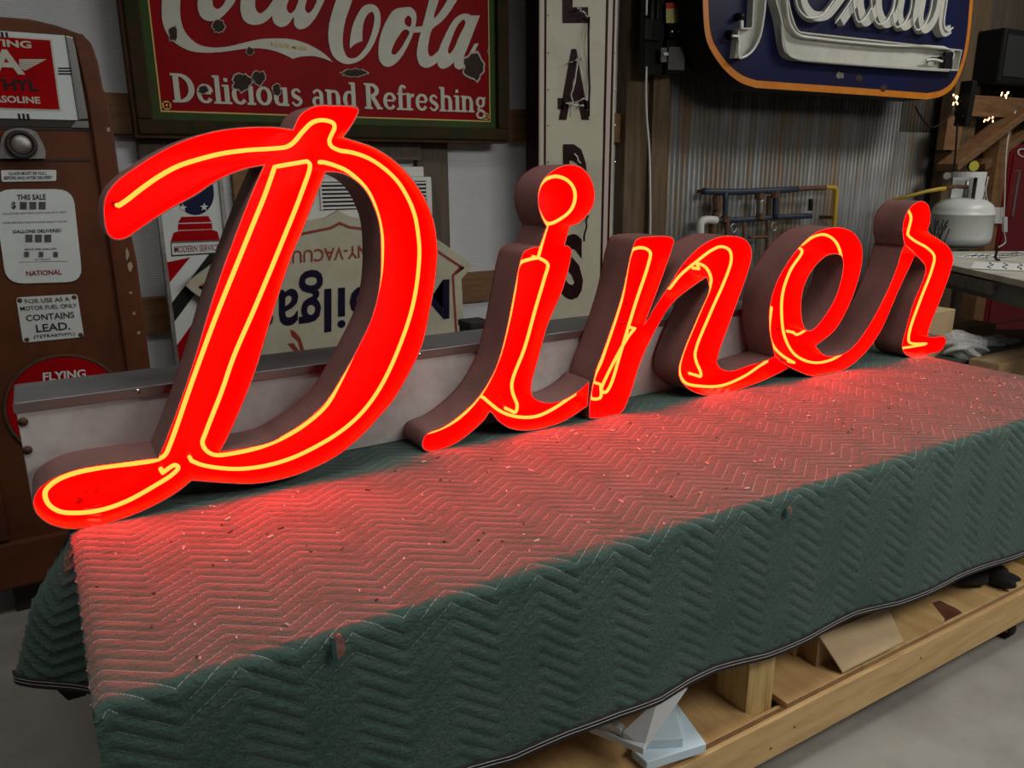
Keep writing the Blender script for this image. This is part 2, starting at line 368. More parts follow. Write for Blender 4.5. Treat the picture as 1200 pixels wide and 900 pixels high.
structure(MB().box(onY(727,150,YW)[0], XP-0.13, YW-0.05, YW+0.05, 0, 3.9).build('trim_1', 'wood_post', bevel=0.006))
structure(MB().box(XP-0.13, XP, YW-0.09, YW+0.05, 0, 3.9).build('trim_2', 'wood_post', bevel=0.006))
# corrugated sheets, overlapping, each a child of the wall
def corrugated(x0, x1, z0, z1, y, ph):
    n = int((x1-x0)/0.044*10); mb = MB(); X = np.linspace(x0, x1, n+1)
    prof = [(x, y + 0.011*math.cos(2*math.pi*(x-ph)/0.044)) for x in X]
    vs = [(x, yy, z) for z in (z0, z1) for x, yy in prof] + [(x, yy+0.002, z) for z in (z0, z1) for x, yy in prof]; m = n+1
    fs = [(i, i+1, m+i+1, m+i) for i in range(n)] + [(2*m+i, 3*m+i, 3*m+i+1, 2*m+i+1) for i in range(n)]
    fs += [(i, 2*m+i, 2*m+i+1, i+1) for i in range(n)] + [(m+i, m+i+1, 3*m+i+1, 3*m+i) for i in range(n)]
    mb.add(vs, fs); return mb
ws = bpy.data.objects['wall_back_sheeting']; XE = onY(1108, 150, YW)[0]
xs = np.linspace(XP, XE, 6)
for i in range(5):
    z_seam = 1.95 if i == 4 else 2.45
    corrugated(xs[i]-0.02, xs[i+1]+0.02, 0.02, z_seam, YW+0.02+0.003*(i % 2), XP).build('corrugated_sheet', 'corrugated', ws, True)
    corrugated(xs[i]-0.02, xs[i+1]+0.02, z_seam-0.06, 3.88, YW+0.028+0.003*(i % 2), XP).build('corrugated_sheet', 'corrugated', ws, True)
structure(MB().box(XE+0.02, XE+0.24, YW+0.0, YW+0.06, 0, 3.9).build('wall_back_strip', 'insulation'))

# ================================================================== work table under the blanket
TT = 0.88                        # blanket surface
X0, X1, YF, YB = -0.027, 3.22, 1.19, 2.32
wt = thing('work_table', (1.6, 1.75, 0), 'long low wooden rolling table with open shelf carrying the glowing sign', 'table')
MB().box(X0+0.03, X1-0.02, YF+0.025, YB, 0.80, 0.862).build('table_top', 'pine', wt)
MB().box(X0+0.05, X1-0.02, YF, YF+0.04, 0.085, 0.212).build('front_beam', 'pine', wt, bevel=0.003)
MB().box(X0+0.05, X1-0.02, YB-0.06, YB-0.02, 0.085, 0.212).build('back_beam', 'pine', wt, bevel=0.003)
for y in (1.232, 2.15):
    for x in (0.06, 1.472, 2.98):
        MB().box(x, x+0.103, y, y+0.11, 0.205, 0.81).build('leg', 'pine_leg', wt, bevel=0.003)
for x in np.linspace(0.1, X1-0.1, 6): MB().box(x-0.02, x+0.02, YF+0.04, YB-0.06, 0.085, 0.212).build('cross_beam', 'pine', wt)
for a, b in ((X0+0.06, 1.475), (1.60, 1.93), (1.932, 2.985), (3.10, X1-0.03)):
    MB().box(a, b, YF+0.012, YB-0.03, 0.2125, 0.232).build('shelf_panel', 'pine_shelf' if 1.9 < a < 2 else 'plywood', wt, bevel=0.0015)
MB().box(1.475, 1.60, YF+0.17, YB-0.03, 0.2125, 0.232).build('shelf_panel', 'plywood', wt)
_q = [onZ(x, y, 0.2332) for x, y in crop(900, 640, 4.0, [(770,265),(805,255),(880,290),(960,335),(925,360),(880,380),(830,340)])]
_q = [np.array([p[0], max(p[1], YF+0.02), p[2]]) for p in _q]
_n = len(_q); MB().add([tuple(p) for p in _q] + [(p[0], p[1], 0.2315) for p in _q], [tuple(range(_n)), tuple(range(2*_n-1, _n-1, -1))] + [(i, (i+1) % _n, _n+(i+1) % _n, _n+i) for i in range(_n)]).build('dark_stain_patch', 'wood_stain', wt)
for p in ((931,852),(903,877),(1079,771)):
    a = onY(*p, YF); MB().lathe([(0.001,-0.001),(0.0035,-0.001),(0.004,0.001)], (a[0], YF, a[2]), 8, 'y').build('nail_head', 'pump_dark', wt)
for z in (0.2175, 0.2225, 0.2275): MB().box(X0+0.07, X1-0.04, YF+0.0112, YF+0.0125, z-0.0008, z+0.0008).build('ply_line', 'wood_stain', wt)
for sx in (0.22, 2.84):
    for y in (YF+0.03, YB-0.12):
        c = MB(); c.box(sx-0.045, sx+0.045, y-0.02, y+0.07, 0.078, 0.086); c.box(sx-0.03, sx-0.024, y, y+0.05, 0.035, 0.08); c.box(sx+0.024, sx+0.03, y, y+0.05, 0.035, 0.08)
        cb = c.build('caster_bracket', 'caster_red', wt)
        w = MB(); w.lathe([(0.012,-0.021),(0.034,-0.021),(0.038,-0.014),(0.038,0.014),(0.034,0.021),(0.012,0.021)], (sx, y+0.025, 0.038), 20, 'x')
        w.build('caster_wheel', 'black', cb, True)

# ------------------------------------------------------------------ quilted moving blanket
hemX = [-0.1,0.3,0.594,0.704,0.839,0.975,1.103,1.203,1.296,1.483,1.65,1.849,2.03,2.323,2.546,2.751,3.3]
hemZ = [0.52,0.50,0.493,0.474,0.481,0.478,0.463,0.468,0.465,0.437,0.432,0.438,0.422,0.424,0.410,0.394,0.385]
def zig(x): q = np.abs(((x-QX0) % QP) - 0.0); return np.minimum(q, QP-q)*ZA/(QP/2)
def puff(x, t): u = (t - zig(x))/QL; return np.sqrt(np.abs(np.sin(math.pi*u)) + 1e-4)
def grid_mesh(Pf, s, t, amp, name):
    # Pf(s,t) -> position arrays; uv = (s,t) in metres; relief added along the normal
    Sg, Tg = np.meshgrid(s, t); P = Pf(Sg, Tg)
    du = np.gradient(P, axis=1); dv = np.gradient(P, axis=0); N = np.cross(dv, du); N /= np.linalg.norm(N, axis=2, keepdims=True) + 1e-9
    return P, N, Sg, Tg
def make_sheet(name, Pf, s, t, amp, flip, uvf=None, parent=None):
    P, N, Sg, Tg = grid_mesh(Pf, s, t, amp, name)
    if flip: N = -N
    U, V = (Sg, Tg) if uvf is None else uvf(Sg, Tg)
    A = amp(Sg, Tg)[..., None] if callable(amp) else amp
    P = P + N*A*(puff(U, V)[..., None] - 0.75)
    h, w = Sg.shape; me = bpy.data.meshes.new(name)
    idx = np.arange(h*w).reshape(h, w); q = np.stack([idx[:-1,:-1], idx[:-1,1:], idx[1:,1:], idx[1:,:-1]], -1).reshape(-1, 4)
    if flip: q = q[:, ::-1]
    me.vertices.add(h*w); me.vertices.foreach_set('co', P.reshape(-1).astype(np.float32))
    me.loops.add(q.size); me.loops.foreach_set('vertex_index', q.reshape(-1).astype(np.int32))
    me.polygons.add(len(q)); me.polygons.foreach_set('loop_start', np.arange(0, q.size, 4, dtype=np.int32))
    me.update(calc_edges=True)
    uv = me.uv_layers.new(name='UVMap'); UV = np.stack([U, V], -1).reshape(-1, 2)[q.reshape(-1)]
    uv.data.foreach_set('uv', UV.reshape(-1).astype(np.float32))
    me.polygons.foreach_set('use_smooth', np.ones(len(q), bool)); me.validate()
    return link(name, me, 'blanket', parent)
RF = 0.022; TB = YB - YF            # t = 0 at the back; t = TB at the fold
def blanket_main(s, t):
    hz = np.interp(s, hemX, hemZ); arc = RF*math.pi/2; tt = TB - RF
    f = np.clip((t-tt)/arc, 0, 1)*math.pi/2; d = np.maximum(t-tt-arc, 0)
    dmax = (TT - RF - hz); dd = d*dmax/0.50
    y = np.where(t < tt, YB - t, YF + RF - RF*np.sin(f)); z = np.where(t < tt, TT, TT - RF + RF*np.cos(f)) - dd
    y = y + np.where(dd > 0, np.minimum(dd/0.1, 1)*(0.010*np.sin(s*4.2+1)*dd/0.4 - 0.004 + 0.006*np.sin(s*11)*dd/0.4), 0)
    # the bench edge and sagging cloth wander a little
    z = z + np.where(t < tt, 0.0025*np.sin(s*5+t*3)*np.sin(t*6+s), 0)
    e = np.clip((s-X0)/0.03, 0, 1); z = z - np.where(d <= 0, 0.010*(1-e)**2, 0)
    return np.stack([s, y, z], -1)
tt_list = np.concatenate([np.linspace(0, TB-RF, 250, endpoint=False), np.linspace(TB-RF, TB-RF+RF*math.pi/2, 12, endpoint=False), np.linspace(TB-RF+RF*math.pi/2, TB-RF+RF*math.pi/2+0.50, 120)])
s_list = np.linspace(X0, X1, 520)
bl = make_sheet('moving_blanket', blanket_main, s_list, tt_list, lambda s, t: np.where(t < TB-RF, 0.003, 0.0048), False,
                lambda s, t: (s, np.where(t > TB, TB + (t-TB)*(TT-RF-np.interp(s, hemX, hemZ))/0.50, t) - TB))
tag(bl, 'dark green zigzag-quilted moving blanket draped over the table', 'blanket')
def left_P(s, t):       # s along Y from the front corner, t downwards
    fl = np.clip((s-1.74)/0.19, 0, 1); fl = fl*fl*(3-2*fl)
    hz = 0.50 + 0.055*np.clip((s-YF)/0.7, 0, 1) - 0.010*np.sin((s-YF)*9)
    dd = t*(TT-hz)/0.36
    x = X0 + 0.0015 - fl*(0.05*np.minimum(dd/0.16, 1) + 0.34*np.maximum(dd-0.02, 0))
    x = x + 0.03*dd*(1-fl)
    return np.stack([x, s, TT-0.006-dd], -1)
make_sheet('side_drop', left_P, np.linspace(YF+0.0, 1.94, 150), np.linspace(0, 0.36, 70), 0.006, False, lambda s, t: (s*1.0, t), bl)
def right_P(s, t): return np.stack([X1 + 0.010*np.minimum(t/0.02, 1) + 0.05*t, s, TT-0.004-t], -1)
make_sheet('side_drop', right_P, np.linspace(YF, YB, 120), np.linspace(0, 0.40, 50), 0.006, True, lambda s, t: (s, t), bl)
# folded under-corner showing below the left hem
mb = MB(); q = [(52,783),(100,783),(101,815),(80,821),(70,812)]
L = [onY(a, b, 1.96) for a, b in q]
mb.add([tuple(p) for p in L] + [(p[0]-0.004, p[1]+0.01, p[2]) for p in L], [(0,1,2,3,4), (9,8,7,6,5)] + [(i, (i+1) % 5, (i+1) % 5+5, i+5) for i in range(5)])
mb.build('under_flap', 'piping', bl)
# black hem binding with two lines of pale stitching
def hem_pt(x, dz, dy):
    q = blanket_main(np.array([[x]]), np.array([[TB-RF+RF*math.pi/2+0.50]]))[0, 0]; return (x, q[1]+dy, q[2]+dz)
hx = np.linspace(X0+0.004, X1, 200)
def strip(fn, us, dz0, dz1, th):
    mb = MB(); n = len(us); vs = []
    for dz, dy in ((dz0,-th),(dz1,-th),(dz1,th),(dz0,th)): vs += [fn(u, dz, dy) for u in us]
    fs = [(k*n+i, k*n+i+1, ((k+1) % 4)*n+i+1, ((k+1) % 4)*n+i) for k in range(4) for i in range(n-1)]; fs += [(0,n,2*n,3*n),(n-1,4*n-1,3*n-1,2*n-1)]
    return mb.add(vs, fs)
hb = strip(hem_pt, hx, -0.014, 0.009, 0.006).build('hem_binding', 'piping', bl)
for dz in (0.0045, -0.004): strip(hem_pt, hx, dz-0.0007, dz+0.0007, 0.0068).build('hem_stitching', 'thread', hb)
def hem_left(yy, dz, dx):
    q = left_P(np.array([[yy]]), np.array([[0.36]]))[0, 0]; return (q[0]+dx, q[1], q[2]+dz)
hy = np.linspace(YF+0.004, 1.94, 90)
hb2 = strip(hem_left, hy, -0.014, 0.009, 0.006).build('hem_binding', 'piping', bl)
for dz in (0.0045, -0.004): strip(hem_left, hy, dz-0.0007, dz+0.0007, 0.0068).build('hem_stitching', 'thread', hb2)
# torn spots with filling showing
def torn(px, py, pz, w, h):
    p = onY(px, py, YF-0.012); mb = MB(); n = 12
    o = [(p[0]+w*math.cos(2*math.pi*k/n)*random.uniform(.75,1.2), p[2]+h*math.sin(2*math.pi*k/n)*random.uniform(.8,1.15)) for k in range(n)]
    a = mb.prism([o], YF-0.0085, YF-0.002).build('torn_filling', 'tear_fill', bl)
    f = MB(); x = p[0]-w*1.15; h_ = h*1.05
    f.hexa([(x-w*.5,YF-0.010,p[2]+h_),(x+w*.35,YF-0.013,p[2]+h_*.8),(x+w*.5,YF-0.014,p[2]-h_*.8),(x-w*.2,YF-0.010,p[2]-h_*1.2)],
           [(x-w*.5,YF-0.004,p[2]+h_),(x+w*.35,YF-0.012,p[2]+h_*.8),(x+w*.5,YF-0.011,p[2]-h_*.8),(x-w*.2,YF-0.004,p[2]-h_*1.2)])
    f.build('torn_flap', 'tear_flap', bl)
torn(399, 759, 0, 0.010, 0.024); torn(927, 600, 0, 0.010, 0.012)
# lint and scraps on the blanket
for nm, m, n in (('pale_lint', 'lint_pale', 130), ('dark_lint', 'lint_dark', 70)):
    mb = MB()
    for _ in range(n):
        x, y = random.uniform(X0+.03, X1-.05), random.uniform(YF+.03, 1.90); a = random.uniform(0, math.pi); l = random.choice((0.002,0.002,0.003,0.0035,0.007)); w = 0.0014
        ca, sa = math.cos(a), math.sin(a); z = TT+0.0015
        f = lambda u, v, h: (x+u*ca-v*sa, y+u*sa+v*ca, z+h)
        mb.hexa([f(-l,-w,0), f(l,-w,0), f(l,w,0), f(-l,w,0)], [f(-l,-w*.6,.002), f(l,-w*.6,.003), f(l,w*.6,.003), f(-l,w*.6,.002)])
    o = mb.build(nm, m); o['kind'] = 'stuff'; tag(o, 'scattered %s scraps lying on top of the green blanket' % ('pale' if m == 'lint_pale' else 'dark'), 'lint')

# ================================================================== neon channel letters
LD = 0.130
def letter(ch, outline, holes, tubes, label, YL):
    YT = YL+0.052
    loops = [smooth_path(outline, True)] + [smooth_path(h, True) for h in holes]
    loops = [xz(L, YL) for L in loops]
    loops = [[(a, max(b, TT-0.001) if a > X0+0.02 else b) for a, b in L] for L in loops]
    loops = [L if (area2(L) > 0) == (k == 0) else L[::-1] for k, L in enumerate(loops)]
    xs_ = [p[0] for p in loops[0]]; zs_ = [p[1] for p in loops[0]]
    t = thing('channel_letter', ((min(xs_)+max(xs_))/2, YL+LD/2, max(min(zs_), TT)), label, 'letter sign', 'open-faced neon letters on the table')
    inner = [offset(L, 0.003) for L in loops]
    ret, rim, ins = MB(), MB(), MB()
    for L, I in zip(loops, inner):
        n = len(L); i0 = [(i, (i+1) % n, n+(i+1) % n, n+i) for i in range(n)]
        ret.add([(a, YL, b) for a, b in L] + [(a, YL+LD, b) for a, b in L], i0)
        rim.add([(a, YL-0.0006, b) for a, b in L] + [(a, YL-0.0006, b) for a, b in I], i0)
        ins.add([(a, YL, b) for a, b in I] + [(a, YL+LD-0.004, b) for a, b in I], i0)
    back = MB().prism(loops, YL+LD-0.004, YL+LD)
    link('return_wall', ret.mesh('r', False), 'letter_paint', t); link('front_rim', rim.mesh('m', False), 'letter_rim', t)
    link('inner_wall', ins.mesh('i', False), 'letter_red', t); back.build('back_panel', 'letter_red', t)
    for k, (pts, closed) in enumerate(tubes):
        P = [onY(p[0], p[1], YT) for p in smooth_path(pts, closed, 5)]
        if not closed:
            P = [P[0] + np.array([0, 0.035, 0]), P[0] + np.array([0, 0.012, 0])] + P + [P[-1] + np.array([0, 0.012, 0]), P[-1] + np.array([0, 0.035, 0])]
        tb = MB().tube(P, 0.0052, 8, closed).build('neon_tube', 'neon', t, True)
        if not closed:      # electrode caps at both ends and glass stand-offs along the run
            for e in (P[0], P[-1]): MB().tube([(e[0], e[1]-0.004, e[2]), (e[0], YL+LD-0.003, e[2])], 0.009, 10).build('electrode', 'tube_black', tb, True)
            for i in range(12, len(P)-12, 26):
                MB().tube([(P[i][0], P[i][1]+0.005, P[i][2]), (P[i][0], YL+LD-0.003, P[i][2])], 0.0035, 8).build('tube_support', 'support_glass', tb, True)
    return t
D_out = [(121,238),(126,224),(138,210),(160,194),(184,179),(208,167),(236,157),(264,151),(290,148.6),(320,148.2),(343,151,1),(345.4,145),(350.7,135),(359,128),(372,123),(393,123),(414,124.4),(420.7,128),(418,137.4),(410,151),(403,160.5,1),(418,165.3),(435,171),(456,183),(475,200),(492,222),(503.7,245),(510,266),(512.8,289.4),(512.7,304.4),(510,331),(505.2,358),(494.7,405),(480,437),(460,470.7),(450,482.5),(425,510),(392.5,536),(350,556),(320,564),(294.6,567.3),(251,565.5),(225,563.5,1),(205,579),(170,598),(135.6,611),(106.7,618.4),(77.8,620),(54.7,612.7),(41.7,601),(38,589.5),(41.7,576.5),(53,565),(72,555),(98,547.6),(135.6,542),(170,537.5),(184.7,536,1),(193.4,515.8),(210.7,469.6),(228,417.6),(250,345),(277,270),(294,227),(308.4,194.5,1),(290,198),(270,205),(252,214),(228,230),(204,243),(180,258),(160,272),(148,279.6),(138,281.6),(130,279),(124,271),(121.4,258)]
D_hole = [(382,202,1),(369.7,232.4),(354.9,270.4),(342.5,300),(320,367.5),(297.5,440.7),(268.6,510),(259,528,1),(294.6,523),(320,516),(332,509),(357.5,492.5),(382.5,468.7),(396,448),(417.5,410),(435,372.5),(443.7,337.5),(446,300),(443.7,262.5),(437,241),(426.6,222),(412,209),(397,203)]
D_t1 = [(139,241),(148,235),(166,221),(186,207),(208,195),(232,187),(260,180),(290,176),(321,174),(336,172),(344,167),(355,154),(365.4,144),(374,141),(384.4,141.7),(390.8,144.8),(392,150),(388.7,157.5),(386,165),(388,171),(397,176),(412,178.6),(431,185),(447.8,195.5),(464.6,211),(477,230),(485.8,251.4),(490,274.6),(491.5,298),(486.5,345),(475,387.5),(449,448),(425,482.5),(400,505),(370,523.5),(340,537.5),(310,546),(280,549.5),(251,547.6),(234,544),(224.6,540)]
D_t2 = [(379,190),(390.8,193.4),(405.5,199.7),(420,211),(431,224),(439,241),(444.6,260),(447.5,279),(447.5,300),(446,320),(438.7,355),(422.5,395),(397.5,449),(382.5,475),(357.5,497.5),(330,514),(305,524),(280,530),(251,533),(241,527),(237.3,518.7),(241,507),(260,458),(274,417.6),(300,357.5),(330,285),(353.7,225),(363.3,193.4),(360,189,1),(342,192),(322,195.5,1),(310.6,228),(298.7,257.5),(277.5,310),(252.5,372.5),(225,447.5),(199,521.6),(193.4,533),(184.7,538.4),(158.7,543),(121,547.6),(83.6,555.7),(63.4,565),(53,576.5),(56,589.5),(69,599),(92,601),(121,597),(150,586.6),(181.8,569),(202,556),(209,548),(205,545),(190.5,554)]
letter('D', D_out, [D_hole], [(D_t1, False), (D_t2, False)], 'huge glowing red neon capital D letter with swash tail', 1.897)
i_out = [(667.8,266,1),(662,286.7,1),(665.6,287.8),(669.6,292),(669,304),(657.8,344),(648,366),(641,384),(630.7,421),(623,450.7),(624,462.7),(630.7,469),(644,471.5),(660,468),(678.7,457),(691,445.5,1),(688.6,476,1),(662.7,493),(641,501),(620,504.8),(598.7,502.7),(585,494.7),(577,485),(574,482.7,1),(566.7,493),(550.7,508),(532,521),(513,528),(500,529),(494.7,524),(495,516),(500,508),(518.7,500),(540,485),(561,464),(580,432),(590.7,397),(598,362),(603,335.5),(609,306.7),(613,295.5),(622,290),(632,288,1),(640,265.6,1),(635.6,257.8),(630.7,242),(630.7,224),(635.6,211),(646.7,200),(664,192.7),(680,195),(692,207.8),(697,224),(695.6,240),(687.8,253),(677.8,262)]
i_t1 = [(641.8,262),(632,249),(629,235),(632,219),(640,210),(652,206.7),(664.4,211),(672,220),(674,231),(670,244.4),(660,254.4)]
i_t2 = [(506,503),(500,507),(518.7,501),(540,488),(564,461),(582.7,424),(596,376),(603,340),(609,309),(620,304),(630.7,302,1),(637.8,305.6),(642,310),(637.8,326.7),(628,360),(614.7,408),(600,448),(601,461),(606,474.7),(604,483),(598,481)]
i_t3 = [(641.8,262),(636,282),(630.7,302)]
i_t4 = [(566.7,466),(574.7,473),(588,482.7),(606.7,488.5),(628,488),(646.7,480),(668,466),(674,462)]
letter('i', i_out, [], [(i_t1, True), (i_t2, False), (i_t3, False), (i_t4, False)], 'glowing red neon small letter i with round dot', 1.942)
n_out = [(745,281),(752,277.6),(757,277),(785,277),(790,281),(788,290.7),(776,325),(760,368),(754.7,381,1),(765,362.7),(781,338.7),(800,309),(821,288),(840,278),(856,276),(870.7,278.7),(878.7,286.7),(881,297),(878.7,312),(866.7,346.7),(853,384),(842.7,413),(841,426.7),(848,433),(858.7,434),(877,428),(900,421),(907,417,1),(924.5,431.5,1),(908,440),(886.7,449.5),(850.7,461),(826.7,463.5),(808,457),(797,445),(795,432),(801,410.7),(818.7,368),(830.7,338.7),(828,325,1),(808,338.7),(789,354.7),(773,378.7),(752,421),(737,466.7),(729,482.7),(718.7,489),(690.5,490.7,1),(690.5,474.7),(697,437),(706.7,410.7),(728,346.7),(740,293)]
n_t1 = [(704,450.7),(703.5,466),(693,466.7),(692,458.7),(697,440),(704,425),(709,410.7),(728,352),(740,294.7),(745,291),(756,291),(762,296),(760,309),(745,354.7),(728,410.7),(714.7,453),(709,460),(705,457),(709,445),(736,394.7),(744,385)]
n_t2 = [(785,338),(797,322.7),(816,306.7),(834.7,292.8),(845,289),(854.7,293),(857,304),(850.7,325),(832,368),(814.7,413),(816,424),(821,436),(821,441),(814.7,439.5)]
n_t3 = [(819,315),(817,309),(826.7,313),(833,325),(832,336),(818.7,368),(797,424),(797,440),(804,449),(821,452.5),(845,452),(872,441),(890,429),(899,423.5)]
letter('n', n_out, [], [(n_t1, False), (n_t2, False), (n_t3, False)], 'glowing red neon small letter n between the i and the e', 1.938)
e_out = [(925.4,430.8,1),(940,437.5),(956,442),(974.7,440),(996,429.5),(1017.4,409.4),(1033.4,385.4),(1052,342.7),(1072,300,1),(1058.8,286.7,1),(1046.8,324),(1030.8,358.7),(1012,390.7),(996,409.4),(982.7,416),(966.7,416),(956,405.4,1),(977.4,388),(993.4,361.4),(1005.4,329.4),(1010.7,302.7),(1009.4,286.7),(1001.4,273.4),(988,266.7),(972,266.7),(956,272),(937.4,288),(921.4,309.4),(908,334.7),(902,358.7),(901.4,385.4),(905.4,406.8),(908,417.4,1)]
e_hole = [(988,310.7),(985.4,300),(977.4,298),(966.7,301.4),(953.4,314.7),(942.7,334.7),(939,356),(940,374.7),(944,385.4),(950.7,386.8),(966.7,369.4),(980,345.4)]
e_t1 = [(937.4,290.7),(940,294.7),(926.7,316),(917.4,342.7),(916,369.4),(920,396),(932,416),(953.4,425),(974.7,421.4),(988,413),(1006,393),(1029,352),(1043.5,316),(1050.5,298)]
e_t2 = [(940,286.7),(953.4,277.4),(966.7,275),(978.8,282.7),(985.4,299),(985,320),(974,350),(955,376),(940,389.4),(933.4,392),(929.4,389.4)]
e_t3 = [(904,360),(901.4,388),(905.4,404),(916,416),(930.7,425)]
letter('e', e_out, [e_hole], [(e_t1, False), (e_t2, False), (e_t3, False)], 'glowing red neon small letter e with open eye', 1.925)
r_out = [(1059.6,286.5,1),(1057.4,270.7),(1060,254.7),(1068,241.3),(1078.8,235.2),(1086.8,238.7),(1090.3,249.4),(1089.5,262.7),(1087.6,270.7),(1100,280),(1112,289.4),(1117,302.7),(1112,324),(1100,356),(1089.5,382.7),(1087.6,393.4),(1094.8,394.8),(1105.5,394),(1108.7,398.8),(1104,409.4),(1092,417),(1073.4,419.6),(1061.4,416),(1057,408),(1061.4,385.4),(1070.8,353.4),(1082.8,324),(1084,312),(1073.4,299.2,1)]
r_t1 = [(1064,245.3),(1067.6,254.7),(1065,268),(1064,274.7),(1070.8,281.4),(1086.8,290.7),(1094.8,300),(1092,316),(1078.8,350.7),(1065.4,390.8),(1066,401.4),(1085.5,402.8),(1070,406),(1057.4,408)]
r_t0 = [(1058.8,286.7),(1066,293),(1072,298.7)]
letter('r', r_out, [], [(r_t1, False), (r_t0, False)], 'glowing red neon small letter r with curled top', 1.912)

# ================================================================== long steel box behind the letters
YS = 2.078; zt = onY(300, 437, YS)[2]; xl = -0.096; xr = 2.42
sb = thing('steel_box', ((xl+xr)/2, YS+0.09, TT), 'long low bare steel box behind the glowing letters', 'steel box')
MB().box(xl, xr, YS, YS+0.19, TT+0.0, zt-0.018).build('body', 'steel', sb, bevel=0.002)
MB().box(xl-0.003, xr+0.003, YS-0.004, YS+0.195, zt-0.020, zt+0.004).build('lid', 'steel_top', sb, bevel=0.004)
MB().box(xl-0.004, xr+0.004, YS-0.007, YS-0.003, zt-0.020, zt+0.002).build('bright_lip', 'chrome', sb)
for p in ((27,494),(32,527)):
    a = onY(*p, YS); MB().lathe([(0.001,0.004),(0.008,0.004),(0.011,0.0)], (a[0], YS-0.004, a[2]), 14, 'y').build('rust_spot', 'rust', sb, True)
for p in ((161,458),(490,415)):
    a = onY(*p, YS); MB().lathe([(0.006,-0.003),(0.008,0.002)], (a[0], YS-0.007, a[2]), 12, 'y').build('screw', 'chrome', sb, True)

# ================================================================== gas pump
YPm = 3.30
def P_(x, y, Y=YPm): return onY(x, y, Y)
xc = P_(9, 80)[0]
half = [(176,432),(160,307),(149,258),(139,203),(133,159),(126.7,119),(120,103),(114,72),(106.7,52),(95.5,40),(66.7,29.5),(35,22)]
rt = xz(half, YPm); rt = [(rt[0][0]+0.012, 0.30), (rt[0][0]+0.006, 0.6)] + rt
lf = [(2*xc-a, b) for a, b in rt[::-1]]
pump = thing('gas_pump', (xc, YPm+0.25, 0.0), 'old brown gas pump with white dial and advertising glass', 'gas pump')
shell = MB().prism([rt + lf], YPm, YPm+0.50).build('body', 'pump_brown', pump, bevel=0.018)
MB().box(rt[0][0]*-1+2*xc-0.02, rt[0][0]+0.02, YPm-0.02, YPm+0.52, 0.13, 0.32).build('base_moulding', 'pump_brown', pump, bevel=0.012)
MB().box(2*xc-rt[0][0]+0.06, rt[0][0]-0.06, YPm+0.05, YPm+0.45, 0.0, 0.14).build('dolly', 'pump_dark', pump)
# right and left corner posts, proud of the front
for sgn in (1, -1):
    L = xz([(176,432),(160,307),(139,203),(133,159),(126.7,119),(120,103),(114,72),(106.7,52),(95.5,40),(84,42),(90,62),(101,110),(112,185),(131,310),(149,436)], YPm)
    L = [(rt[0][0], 0.33)] + L + [(rt[0][0]-0.085, 0.33)]
    if sgn < 0: L = [(2*xc-a, b) for a, b in L]
    MB().prism([L], YPm-0.022, YPm+0.002).build('corner_post', 'pump_brown', pump, bevel=0.006)
for y in (151, 187.5):
    a = P_(60, y)[2]; MB().box(2*xc-P_(112,185)[0], P_(112,y)[0]-0.02, YPm-0.004, YPm+0.001, a-0.004, a+0.004).build('panel_seam', 'pump_dark', pump)
for p in ((149,298,2.2,7),(152.5,312,2.8,6),(153,343,1.6,1.6),(157,367,1.6,2),(162.5,390,2,2),(127,152,2,3),(139,213,1.2,4)):
    L = xz(blob(*p, n=10), YPm-0.022); MB().prism([L], YPm-0.0245, YPm-0.021).build('paint_chip', 'pump_chip', pump)
# advertising glass
def sym(yt, yb, xt, xb): a, b = P_(xt, yt), P_(xb, yb); return [(2*xc-b[0], b[2]), (b[0], b[2]), (a[0], a[2]), (2*xc-a[0], a[2])]
gl = MB().prism([sym(42,141,75.5,91)], YPm-0.010, YPm).build('advertising_glass', 'glass_white', pump)
MB().prism([sym(46.5,130.5,60.5,72)], YPm-0.0115, YPm-0.010).build('cream_border', 'cream_letter', gl)
MB().prism([sym(48,128.5,58.5,69.5)], YPm-0.013, YPm-0.0115).build('red_panel', 'red_enamel', gl)
def sym_text(body, yt, yb, xr_t, m, w=0.015):
    a, b = P_(xr_t, yt), P_(xr_t, yb); v, f = text_mesh(body, w); hw = (a[0]+b[0])/2-xc; mb = MB()
    mb.add([(xc+(p[0]*2-1)*hw, YPm-0.0145, b[2]+(a[2]-b[2])*p[1]) for p in v], f); link('lettering', mb.mesh('lettering', False), m, gl)
sym_text('FLYING', 49, 57.5, 36.5, 'cream_letter', 0.03); sym_text('A', 60, 88, 27.5, 'cream_letter', 0.03)
sym_text('ETHYL', 94.5, 107.5, 44.5, 'black', 0.03); sym_text('GASOLINE', 114, 122, 47, 'cream_letter', 0.03)
for sgn in (1, -1):
    mb = MB()
    for k in range(6):
        q = xz([(22,70+1.7*k),(55-4.2*k,70+2.3*k),(50-4.2*k,72+2.2*k),(23,71.3+1.7*k)], YPm)
        mb.prism([[(a if sgn > 0 else 2*xc-a, b) for a, b in q]], YPm-0.0145, YPm-0.012)
    mb.build('wing', 'cream_letter', gl)
    for y in (80.5, 83.7, 87):
        q = xz(quad(68, y-0.8, 83, y+0.8), YPm); MB().prism([[(a if sgn > 0 else 2*xc-a, b) for a, b in q]], YPm-0.012, YPm-0.009).build('black_bar', 'black', gl)
for dx in (-0.013, 0.0, 0.013):
    for y0, y1 in ((133,139.5),(38.5,45)):
        a, b = P_(10, y0), P_(10, y1); x = xc+0.024+dx if y0 > 100 else xc+dx
        MB().box(x-0.0035, x+0.0035, YPm-0.012, YPm-0.009, b[2], a[2]).build('black_bar', 'black', gl)
